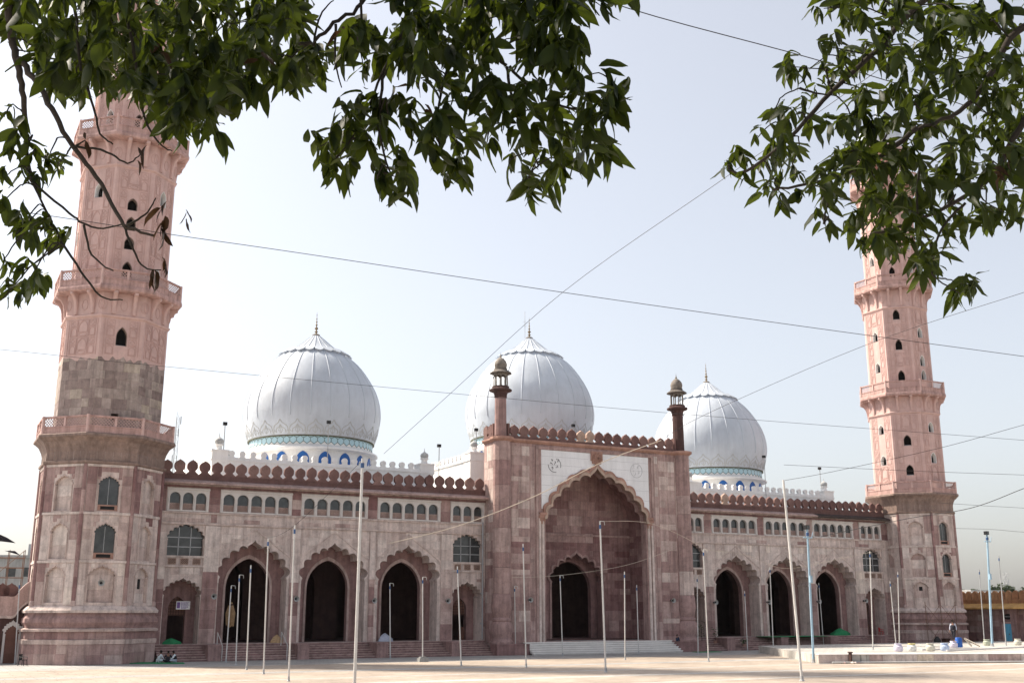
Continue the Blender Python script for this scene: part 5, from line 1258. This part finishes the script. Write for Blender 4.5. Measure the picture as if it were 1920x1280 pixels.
q = MB(); q.tone = .4; q.slab(FG, pointed(cd+.3, 2.9, 5.0, 3.4, .02)+pointed(cd+.3, 2.6, 4.7, 3.3, .02)[::-1], [], -.03, .14); q.build('blind_arch', 'sandstone', ga)
q = MB(); a, b_ = gx(40, 1172), gx(64, 1180); q.box(a[0], b_[0]+2, 0, .6, b_[1]+.1, b_[1]+.3, FG); q.build('stone_shelf', 'white_paint', ga)
for i, px in enumerate((5, 22)):
    p = gx(px, 1103); link('merlon', MERL[i], ga, (p[0]+62, .6, p[1]-1.0), scale=(1.1, 1, 1.1))
# far grey building, scaffold, masts
root = thing('far_building', 'far grey flat roofed building behind the left gateway', 'building', ondepth(10, 1080, 190)); bx0 = np.array(root.location)
p = ondepth(10, 1045, 190); H = p[2]
root.location.z = 0
q = MB(); q.box(-14, 9, 0, 12, 0, H); q.build('wall', 'grey_concrete', root)
q = MB(); q.box(-14.3, 9.3, -.4, 12.3, H, H+.5); q.build('roof_slab', 'grey_concrete', root)
q = MB(); q.box(2.5, 5.0, 3, 6, H+.5, H+2.6); q.build('water_tank', 'galvanised', root)
for j in range(3):
    for i in range(7):
        q = MB(); q.box(-12+3*i, -10.4+3*i, -.06, .0, H-3.2-3.4*j, H-1.6-3.4*j); w = q.build('window', 'glass_dark', root)
        q = MB(); q.box(-12.1+3*i, -10.3+3*i, -.12, .0, H-3.35-3.4*j, H-3.2-3.4*j); q.build('sill', 'grey_concrete', w)
root.rotation_euler = (0, 0, -.35)
b = onz(14, 1235); root = thing('scaffold_tower', 'thin scaffold tower with a dark flag behind the left gateway', 'scaffold', (float(ony(16, 1060, 9)[0]), 9, 0)); HT = ony(20, 1030, 9)[2]
for sx in (-1.3, 0, 1.3):
    for sy in (0, 1.5):
        q = MB(); q.tube([(sx, sy, 0), (sx, sy, HT)], .035, 5); q.build('upright', 'rust', root)
z = 1.
while z < HT:
    q = MB(); q.tube([(-1.4, 0, z), (1.4, 0, z)], .03, 5); q.build('ledger', 'rust', root); q = MB(); q.tube([(-1.4, 1.5, z), (1.4, 1.5, z)], .03, 5); q.build('ledger', 'rust', root); z += .9
q = MB(); q.tube([(-1.3, 0, HT-2.6), (1.3, 0, HT)], .03, 5); q.build('brace', 'rust', root)
q = MB(); q.add([(-1.6, -.1, HT+1.6), (-1.6, -.1, HT+.8), (.4, -.2, HT+.6), (-.4, -.1, HT+1.1)], [(0, 1, 2, 3)]); q.add([(-.5, -.1, HT-.1), (.9, -.15, HT-.5), (.4, -.1, HT-.1)], [(0, 1, 2)]); q.build('flag_cloth', 'cloth_dark', root)
def mast(px, top, depth, w, lab, n=9):
    t_ = ondepth(px, top, depth); root = thing('lattice_mast', lab, 'mast', (t_[0], t_[1], 0)); H = t_[2]; base = H*.35
    for i in range(3):
        a = 2*PI*i/3; q = MB(); q.tube([(w*math.cos(a), w*math.sin(a), 0), (w*.55*math.cos(a), w*.55*math.sin(a), H-1)], w*.07, 5); q.build('leg', 'galvanised', root)
    q = MB()
    for j in range(n*2):
        z0, z1 = H*j/(n*2), H*(j+1)/(n*2)
        for i in range(3):
            a, b_ = 2*PI*i/3, 2*PI*(i+1)/3; k0, k1 = w*(1-.45*z0/H), w*(1-.45*z1/H)
            q.tube([(k0*math.cos(a), k0*math.sin(a), z0), (k1*math.cos(b_), k1*math.sin(b_), z1)], w*.04, 4); q.tube([(k0*math.cos(b_), k0*math.sin(b_), z0), (k0*math.cos(a), k0*math.sin(a), z0)], w*.04, 4)
    q.build('lattice', 'galvanised', root)
    for j in range(4):
        for i in range(2):
            a = rnd.uniform(0, 6.28); z = H*(.97-.06*j); q = MB(); q.box(w*1.0*math.cos(a)-w*.14, w*1.*math.cos(a)+w*.14, w*math.sin(a)-w*.1, w*math.sin(a)+w*.1, z-1.1, z+.4); q.build('panel_antenna', 'galvanised', root)
mast(334, 772, 210, .62, 'lattice telecom mast with antennas between left minaret and left dome', 14)
mast(1884, 1072, 520, 1.3, 'faint distant telecom mast beyond the cloister')
# white far house, and hazy trees beyond the cloister
p = ondepth(1850, 1108, 430); root = thing('far_house', 'small far white house among the hazy trees', 'house', (p[0], p[1], 0)); q = MB(); q.box(-9, 9, 0, 8, 0, p[2]); q.build('wall', 'white_wall', root); q = MB(); q.box(-9.4, 9.4, -.4, 8.4, p[2], p[2]+.5); q.build('roof', 'grey_concrete', root)
def far_tree(px, top, depth, r_, lab):
    t_ = ondepth(px, top, depth); root = thing('far_tree', lab, 'tree', (t_[0], t_[1], 0), group='hazy trees beyond the cloister'); H = t_[2]
    q = MB(); q.tube([(0, 0, 0), (.2, .1, H*.4), (.1, .2, H*.75)], .5, 7, r1=.15)
    for i in range(5): a = i*1.3; q.tube([(.15, .1, H*(.4+.05*i)), (r_*.5*math.cos(a), r_*.5*math.sin(a), H*(.6+.05*i))], .18, 5, r1=.05)
    q.build('trunk', 'bark', root)
    q = MB(); cl = [(rnd.uniform(-.6, .6)*r_, rnd.uniform(-.6, .6)*r_, H*rnd.uniform(.5, .85), r_*rnd.uniform(.3, .5)) for i in range(10)]
    for i in range(1500):
        c = rnd.choice(cl); d = Vector((rnd.gauss(0, 1), rnd.gauss(0, 1), rnd.gauss(0, .8))).normalized()*c[3]*rnd.uniform(.6, 1.05); p_ = Vector(c[:3])+d
        if p_.z > H: continue
        a = Vector((rnd.gauss(0, 1), rnd.gauss(0, 1), rnd.gauss(0, 1))).normalized(); b_ = a.orthogonal().normalized()*.4; a = a*.55; q.add([p_-a, p_+b_, p_+a, p_-b_], [(0, 1, 2, 3)], rnd.random())
    q.build('crown', 'leaf', root)
far_tree(1816, 1101, 470, 6.5, 'small rounded hazy tree nearest the right minaret'); far_tree(1868, 1091, 480, 6, 'hazy tree just right of the blue lamp post'); far_tree(1893, 1092, 480, 8, 'broadest hazy tree beside the tall grey pole'); far_tree(1926, 1098, 500, 7, 'hazy tree at the very right edge')
# ------------------------------------------------------------------ overhanging trees
def leaf_geo(L_, w, fold, curl, twist):
    ts = (0., .12, .32, .55, .78, 1.); ws = (.05, .62, 1., 1., .70, .04); vs = []; fs = []
    for t_, k in zip(ts, ws):
        x = t_*L_; z = -curl*L_*t_*t_; hw = w*k; wav = .03*L_*math.sin(t_*9+twist*5)
        tw = twist*t_
        for sg in (-1, 0, 1):
            y = sg*hw*math.cos(tw); zz = z+(abs(sg)*hw*fold)+sg*hw*math.sin(tw)+abs(sg)*wav; vs.append((x, y, zz))
    n = len(ts)
    for i in range(n-1):
        for j in (0, 1): fs.append((i*3+j, i*3+j+1, i*3+j+4, i*3+j+3))
    return np.array(vs), fs
LEAVES = [leaf_geo(1, .165, .35, .22, .1), leaf_geo(1, .15, .5, .38, -.25), leaf_geo(1, .18, .22, .12, .3), leaf_geo(1, .14, .6, .55, .15), leaf_geo(1, .17, .3, -.08, -.35)]
def leaf_mesh(i, mat):
    v, f = LEAVES[i]; q = MB(); q.add(v, f, .0); me = q.mesh('leaf', mat, 'all'); return me
LM = [leaf_mesh(i, 'leaf') for i in range(5)]; DM = [leaf_mesh(i, 'dry_leaf') for i in range(5)]
class Tree:
    def __init__(s, label, base):
        s.root = thing('tree', label, 'tree', base); s.base = np.array([float(b) for b in base]); s.lv = []; s.dry = []; s.seg = []
    def branch(s, pts, r0, r1, name='branch', mat='bark', n=7):
        P_ = catmull([tuple(p) for p in pts], 5) if len(pts) > 2 else [tuple(p) for p in pts]
        P_ = [tuple(np.array(p)+np.array([rnd.gauss(0, r1*.5) for _ in range(3)])) for p in P_]
        q = MB(); q.tube([np.array(p)-s.base for p in P_], r0, n, r1=r1); q.build(name, mat, s.root, smooth='all')
        s.seg += [np.array(p) for p in P_]
    def whorl(s, c, n, size, droop=.7, spread=1., twig=True, dry=False, axis=None):
        c = np.array(c)
        ax = np.array([rnd.gauss(0, .35), rnd.gauss(0, .35), -droop]) if axis is None else np.array(axis, float)
        ax /= np.linalg.norm(ax); a0 = rnd.uniform(0, 6.28)
        e1 = np.cross(ax, [.3, .5, .81]); e1 /= np.linalg.norm(e1); e2 = np.cross(ax, e1)
        for i in range(n):
            a = a0+i*2.4+rnd.uniform(-.5, .5); th = rnd.uniform(.15, 1.45)*spread
            d = ax*math.cos(th)+(e1*math.cos(a)+e2*math.sin(a))*math.sin(th)
            d[2] -= .18; d /= np.linalg.norm(d)
            L_ = size*rnd.uniform(.5, 1.2); o = c+ax*rnd.uniform(-.75, .08)*size
            nrm = np.array([rnd.gauss(0, .5), rnd.gauss(0, .5), 1.]); y = np.cross(nrm, d); y /= np.linalg.norm(y); z = np.cross(d, y)
            wy = rnd.uniform(.8, 1.35); M_ = np.array([d*L_, y*L_*wy, z*L_*wy]).T
            (s.dry if dry else s.lv).append((rnd.randrange(5), M_, o))
    def finish(s):
        # leaves nearest the camera as parts, the rest of the crown joined
        for lst, meshes, nm, lim, stuff in ((s.lv, LM, 'leaf', 300, 'foliage'), (s.dry, DM, 'dry_leaf', 60, 'dry_foliage')):
            def key(it):
                x, y, z = px_of(it[2]+it[1][:, 0]*.5); inn = -50 < x < 1970 and -50 < y < 1300
                a = it[1][:, 0]; b = it[1][:, 1]; v = it[2]-CAM; v = v/np.linalg.norm(v)
                return -abs(np.cross(a, b)@v)/z**2*(1 if inn else .01)
            lst.sort(key=key)
            for i, M_, o in lst[:lim]:
                ob = link(nm, meshes[i], s.root); ob.matrix_local = Matrix([[*map(float, M_[k]), float(o[k]-s.base[k])] for k in range(3)]+[[0, 0, 0, 1]])
            rest = lst[lim:]
            if rest:
                q = MB()
                for i, M_, o in rest:
                    v, f = LEAVES[i]; q.add(v@M_.T+(o-s.base), f, rnd.random())
                tag(q.build(stuff, 'leaf' if nm == 'leaf' else 'dry_leaf', s.root, smooth='all'), kind='stuff')
D = ondepth
# zoom-independent lists of leaf whorls (picture position), grouped by bough
LEFT = [(12,10),(45,20),(80,12),(120,25),(160,12),(200,30),(240,14),(280,30),(320,12),(360,28),(400,14),(440,30),(480,15),(520,28),(555,15),
 (15,60),(50,75),(95,60),(140,70),(180,62),(220,75),(262,62),(300,78),(340,62),(380,75),(420,62),(460,78),(500,65),(540,60),(565,75),
 (70,110),(110,105),(150,118),(190,108),(230,120),(270,108),(310,122),(350,110),(390,122),(430,112),(470,125),(505,108),(535,118),(570,115),(592,120),
 (85,145),(120,150),(150,160),(190,155),(240,150),(280,160),(320,155),(360,160),(400,155),(440,150),(455,165),(520,148),(545,150),(575,148),
 (110,170),(145,180),(215,175),(262,185),(300,190),(340,195),(375,190),(410,185),(430,190),(290,215),(330,220),(365,225),(395,215),(350,240),(380,245),(320,230),
 (35,18),(100,90),(205,95),(330,95),(455,95),(250,130),(370,140),(480,40),(300,45),(180,40)]
LEFTLOW = [(8,235),(30,262),(48,285),(20,300),(62,305),(85,318),(105,330),(40,335),(10,345),(70,350),(95,305),(110,310),(5,395),(25,415),(48,430),(70,425),(92,440),(112,447),(30,455),(58,450),(85,460),(105,462),(10,500),(35,522),(58,535),(75,548),(15,545),(40,558),(5,575),(80,540)]
MIDZ = [(340,240),(420,260),(300,330),(360,400),(450,420),(540,40),(650,60),(700,150),(620,200),(590,270),(560,350),(640,370),(740,230),(780,300),(850,180),(900,60),(1000,40),(1050,120),(950,200),(1000,280),(1090,330),(1150,60),(1200,150),(1250,60),(1300,140),(1350,60),(1400,150),(1450,80),(1500,150),(1540,60),(1250,250),(1330,280),(1400,330),(1480,300),(1560,310),(1300,380),(1380,430),(1460,450),(1530,430),(1560,510),(850,350),(930,420),(1060,410),(1000,470),(880,470),(760,460),(690,400),(700,530),(800,560),(880,560),(780,620),(960,640),(1020,620),(1100,560),(1040,720),(1130,620),(1230,590),(1290,540),(1320,600),(1400,560),(1480,600),(1570,580),(1620,620),(1700,600),(1740,500),(1790,560),(1830,590),(1790,640),(1700,700),(1150,700),(1200,780),(1270,720),(1350,700),(1430,720),(1500,740),(1580,760),(1620,800),(1250,860),(1340,840),(1430,860),(1520,850),(1180,980),(1350,950),(1420,980),(1500,1000),(1560,960),(1640,950),(1700,880),(1730,920),(1680,950),(1280,1080),(1330,1090),(1420,1090),(1300,1150),(340,590),(300,670),(380,660),(450,640),(560,600),(500,700),(250,740),(330,780),(440,760),(480,800),(160,800),(120,870),(240,860),(150,940),(210,950),(290,950),(200,1040),(310,830),(400,850),(460,980),(440,1050),(540,960),(600,970),(560,1050),(500,1100),(560,1150),(600,1100),(650,700),(640,770),(700,800),(770,760),(740,860),(830,820),(760,930),(820,980),(900,860),(950,840),(940,940),(880,1010),(820,1050),(930,1040),(1060,850),(1000,830),(1640,40),(1700,60),(1810,40)]
RIGHTZ = [(480,70),(500,30),(560,50),(600,20),(650,80),(580,120),(480,220),(520,200),(560,250),(350,300),(330,270),(380,330),(420,310),(470,330),(310,440),(280,480),(320,510),(360,500),(300,540),(400,460),(440,400),(500,380),(560,330),(600,300),(640,250),(700,150),(720,230),(760,80),(800,50),(830,140),(800,230),(780,290),(870,240),(880,300),(900,120),(950,180),(1000,80),(1050,150),(1100,50),(1150,120),(1200,60),(1250,150),(980,280),(1040,320),(1100,250),(1000,380),(1080,400),(1150,330),(1220,280),(1250,400),(600,420),(660,400),(720,420),(780,430),(840,420),(900,440),(960,480),(420,540),(480,500),(540,520),(600,540),(660,520),(720,540),(780,520),(840,560),(900,540),(200,600),(150,650),(90,680),(100,720),(160,740),(210,700),(240,660),(280,640),(330,620),(380,640),(250,760),(300,700),(350,700),(400,720),(230,810),(300,790),(330,850),(380,800),(430,760),(470,720),(520,680),(560,640),(620,620),(680,640),(740,620),(500,780),(540,740),(600,720),(480,840),(520,850),(660,700),(720,700),(780,680),(840,660),(820,740),(880,700),(700,780),(760,790),(640,820),(700,860),(740,870),(800,830),(860,820),(920,760),(960,720),(1000,650),(1050,600),(1100,560),(1150,500),(1220,560),(1260,640),(1180,640),(1120,700),(1060,720),(1020,760),(1100,820),(1150,880),(1120,900),(1200,860),(1250,820),(1240,900),(960,820),(1000,880),(940,880),(1040,960),(980,960),(880,900),(830,900),(620,910),(680,920),(590,940),(640,1000),(700,1000),(740,970),(780,1000),(760,1040),(820,980),(460,920),(500,940),(870,1040),(960,1050),(920,1090),(840,1080),(870,1120),(1030,1170),(1000,1200),(1060,1180),(1200,720),(1180,450)]
MID = [(560+x/3, y/3) for x, y in MIDZ]; RIGHT = [(1320+x*.46875, y*.46875) for x, y in RIGHTZ]
# left tree: trunk stands left of the view, boughs reach over it
tb = D(-1150, 1100, 9.5); tb = np.array([tb[0], tb[1], 0.])
T = Tree('big leafy tree overhanging from the left with boughs across the top', tb)
fork = tb+np.array([.3, .2, 5.2])
T.branch([tb, tb+np.array([.1, 0, 2]), fork], .34, .24, 'trunk', n=12)
b1 = D(-250, -250, 8.2); T.branch([fork, (fork+b1)/2+np.array([0, 0, .5]), b1, D(40, -160, 8.0), D(300, -120, 7.9), D(560, -130, 7.9)], .2, .05)
T.branch([D(300, -120, 7.9), D(620, -240, 7.7), D(820, -170, 7.5), D(1000, -110, 7.5), D(1120, -60, 7.6)], .10, .035)
T.branch([b1, D(-40, -60, 7.6)], .10, .035)
T.branch([D(-40, -60, 7.6), D(12, 0, 7.3), D(22, 70, 7.3), D(36, 130, 7.2), D(46, 200, 7.2), D(50, 280, 7.2), D(62, 345, 7.1)], .034, .010)
T.branch([D(36, 110, 7.2), D(70, 155, 7.1), D(97, 205, 7.0), D(135, 272, 7.0), D(180, 330, 7.0), D(228, 415, 6.9), D(245, 428, 6.9), D(292, 443, 6.9)], .022, .008)
def tw(pts, d=7., r0=.009, r1=.004): T.branch([D(x, y, d) for x, y in pts], r0, r1, 'twig', 'twig', 5)
tw([(138, 275), (200, 284), (238, 306), (262, 290)]); tw([(138, 275), (160, 262)]); tw([(238, 422), (272, 402), (292, 372)]); tw([(234, 425), (250, 468), (270, 500), (302, 507)]); tw([(60, 340), (130, 400), (158, 420), (192, 428), (232, 420)], 7.1, .009, .005)
tw([(158, 420), (172, 478), (212, 508)]); tw([(120, 460), (160, 520), (190, 556), (230, 562)]); tw([(62, 345), (92, 405), (120, 460)], 7.1); tw([(140, 0), (150, 120), (175, 200), (188, 250), (212, 270)], 7.2, .012, .005); tw([(240, 40), (262, 160), (272, 225), (300, 270), (322, 283)], 7.2, .012, .004)
tw([(560, 80), (585, 80), (625, 45), (680, 5), (690, -40)], 7.4, .013, .014); tw([(630, 45), (628, 110), (640, 165)], 7.4, .011, .004); tw([(590, 75), (600, 30), (625, 0)], 7.4); tw([(535, 120), (560, 95), (585, 80)], 7.4)
tw([(762, -20), (760, 50), (735, 100), (718, 150), (712, 250), (735, 330)], 7.3, .02, .006); tw([(950, 125), (960, 190), (975, 230), (1010, 310)], 7.3, .012, .005); tw([(676, 0), (680, 70), (678, 90)], 7.3, .01, .005); tw([(955, 125), (1020, 185), (1100, 205), (1160, 165)], 7.4, .012, .005); tw([(860, -40), (900, 60), (950, 125)], 7.4, .02, .012)
tw([(735, 100), (690, 200), (660, 260), (620, 310)], 7.3, .010, .005); tw([(860, 60), (830, 160), (820, 250), (840, 320)], 7.4, .012, .005)
for x, y in LEFT:
    for k in range(3):
        d = rnd.uniform(6.6, 9.6); T.whorl(D(x+rnd.gauss(0, 12), y+rnd.gauss(0, 9)-14, d), rnd.randint(8, 11), rnd.uniform(.14, .21))
for x, y in LEFTLOW: T.whorl(D(x+rnd.gauss(0, 4), y+rnd.gauss(0, 4)-12, rnd.uniform(6.8, 7.4)), rnd.randint(6, 9), rnd.uniform(.11, .16))
for x, y in MID:
    for k in range(3 if y < 130 and x < 1090 else 1):
        T.whorl(D(x+rnd.gauss(0, 5), y+rnd.gauss(0, 4)-18, rnd.uniform(6.8, 7.9)), rnd.randint(6, 9), rnd.uniform(.15, .215))
for i in range(420):      # the unseen crown above the picture, thickened to shade the leaves below
    x = rnd.uniform(-400, 1120); y = rnd.uniform(-700, -25); T.whorl(D(x, y, rnd.uniform(6.8, 11.5)), rnd.randint(6, 9), rnd.uniform(.14, .21))
for x, y, n in ((296, 398, 4), (304, 425, 4), (310, 440, 3), (350, 408, 3), (290, 515, 3), (312, 503, 4), (258, 285, 1), (265, 290, 1), (160, 268, 2), (258, 300, 1)): T.whorl(D(x, y, 6.9), n, .125, .9, .4, dry=True)
for x, y in ((640, 55), (760, 180), (800, 205), (300, 100), (480, 120)): T.whorl(D(x, y, 7.0), 2, .16, dry=True)
def shade_canopy(T, n, x0, x1, y0, y1):      # unseen crown over and behind the viewer, added to shade the leaves in view
    k = 0
    while k < n:
        p_ = CAM+np.array([0, 0, 0.])+_rt*rnd.uniform(x0, x1)+np.array([math.sin(CY), math.cos(CY), 0])*rnd.uniform(y0, y1); p_[2] = rnd.uniform(7.6, 11.5) if rnd.random() < .6 else rnd.uniform(5.2, 9)
        X_, Y_, Z_ = px_of(p_)
        if Z_ > .3 and Y_ > -60: continue
        T.whorl(p_, rnd.randint(7, 10), rnd.uniform(.24, .36)); k += 1
shade_canopy(T, 800, -11, 2.5, -14, 8)
# twigs from whorls to the nearest bough
def hang(T, pts, d):
    S_ = np.array(T.seg)
    for x, y in pts:
        c = D(x, y-16, d); best = S_[np.argmin(((S_-c)**2).sum(1)+np.where(S_[:, 2] < c[2], .4, 0))]
        if np.linalg.norm(best-c) > 1.2: continue
        mid = (best+c)/2+np.array([rnd.gauss(0, .04), rnd.gauss(0, .04), rnd.uniform(0, .1)]); T.branch([best, mid, c], .007, .004, 'twig', 'twig', 4)
hang(T, MID[::3], 7.3); hang(T, LEFT[::5], 7.4); hang(T, LEFTLOW[::2], 7.1)
T.finish()
# right tree
tb = D(3150, 1100, 9.); tb = np.array([tb[0], tb[1], 0.])
T = Tree('leafy tree overhanging from the upper right before the right minaret', tb)
fork = tb+np.array([-.3, .1, 5.4]); T.branch([tb, tb+np.array([-.1, .1, 2.2]), fork], .36, .25, 'trunk', n=12)
b1 = D(2250, 20, 8.); T.branch([fork, (fork+b1)/2+np.array([0, 0, .4]), b1], .2, .07)
T.branch([b1, D(1990, 20, 7.8)], .07, .035)
T.branch([D(1990, 20, 7.8), D(1905, 60, 7.7), D(1850, 150, 7.6), D(1800, 210, 7.5), D(1720, 240, 7.4)], .03, .012)
T.branch([b1, D(2000, -120, 7.8), D(1860, -80, 7.8)], .07, .03)
T.branch([D(1860, -80, 7.8), D(1720, 10, 7.7), D(1650, 90, 7.6), D(1560, 170, 7.5), D(1480, 260, 7.4), D(1400, 320, 7.4), D(1370, 320, 7.4)], .026, .007)
T.branch([D(1990, 20, 7.8), D(1960, 150, 7.6), D(1900, 260, 7.5), D(1860, 330, 7.5), D(1790, 380, 7.4), D(1700, 420, 7.3), D(1630, 440, 7.3)], .028, .007)
T.branch([D(1720, 240, 7.4), D(1640, 300, 7.4), D(1540, 340, 7.3), D(1450, 355, 7.3)], .02, .007)
def tw(pts, d=7.4, r0=.010, r1=.004): T.branch([D(x, y, d) for x, y in pts], r0, r1, 'twig', 'twig', 5)
tw([(1690, 170), (1720, 200), (1726, 205)]); tw([(1810, 380), (1765, 430), (1745, 500), (1760, 525), (1800, 550)], 7.3); tw([(1725, 300), (1720, 400), (1746, 460)], 7.4); tw([(1500, 165), (1530, 175), (1570, 180)]); tw([(1545, 420), (1548, 395), (1560, 350)]); tw([(1700, 180), (1660, 260), (1620, 330)])
for x, y in RIGHT:
    for k in range(2 if x > 1560 else 1):
        T.whorl(D(x+rnd.gauss(0, 6), y+rnd.gauss(0, 5)-14, rnd.uniform(6.7, 8.6)), rnd.randint(6, 9), rnd.uniform(.115, .175), .55, 1.1)
for x in range(1640, 1930, 22):
    for y in range(8, 330, 24): 
        if rnd.random() < .5 and y < 60+(x-1560)*.95: T.whorl(D(x+rnd.gauss(0, 8), y+rnd.gauss(0, 8)-10, rnd.uniform(7.2, 9.6)), rnd.randint(5, 8), rnd.uniform(.12, .18), .5, 1.1)
for i in range(260):
    x = rnd.uniform(1500, 2400); y = rnd.uniform(-500, -20) if x < 1930 else rnd.uniform(-330, 420); T.whorl(D(x, y, rnd.uniform(6.9, 9.8)), rnd.randint(6, 9), rnd.uniform(.13, .19))
T.whorl(D(1878, 335, 6.9), 5, .15, dry=True); T.whorl(D(1900, 300, 6.9), 4, .15, dry=True)
shade_canopy(T, 650, 1, 11, -13, 8)
hang(T, RIGHT[::3], 7.4)
T.finish()
# ------------------------------------------------------------------ haze
HAZE = 0.00003
if HAZE:
    q = MB(); q.box(-1500, 1500, -1500, 1500, -1.2, 78); hz = tag(q.build('haze', []), 'thin pale winter haze filling the air over the court', 'haze', kind='stuff')
    m = bpy.data.materials.new('haze'); m.use_nodes = True; t = m.node_tree; t.nodes.remove(t.nodes['Principled BSDF'])
    v = t.nodes.new('ShaderNodeVolumePrincipled'); v.inputs['Color'].default_value = (.90, .94, 1, 1); v.inputs['Density'].default_value = HAZE; v.inputs['Anisotropy'].default_value = .3
    t.links.new(v.outputs[0], t.nodes['Material Output'].inputs['Volume']); hz.data.materials.append(m)
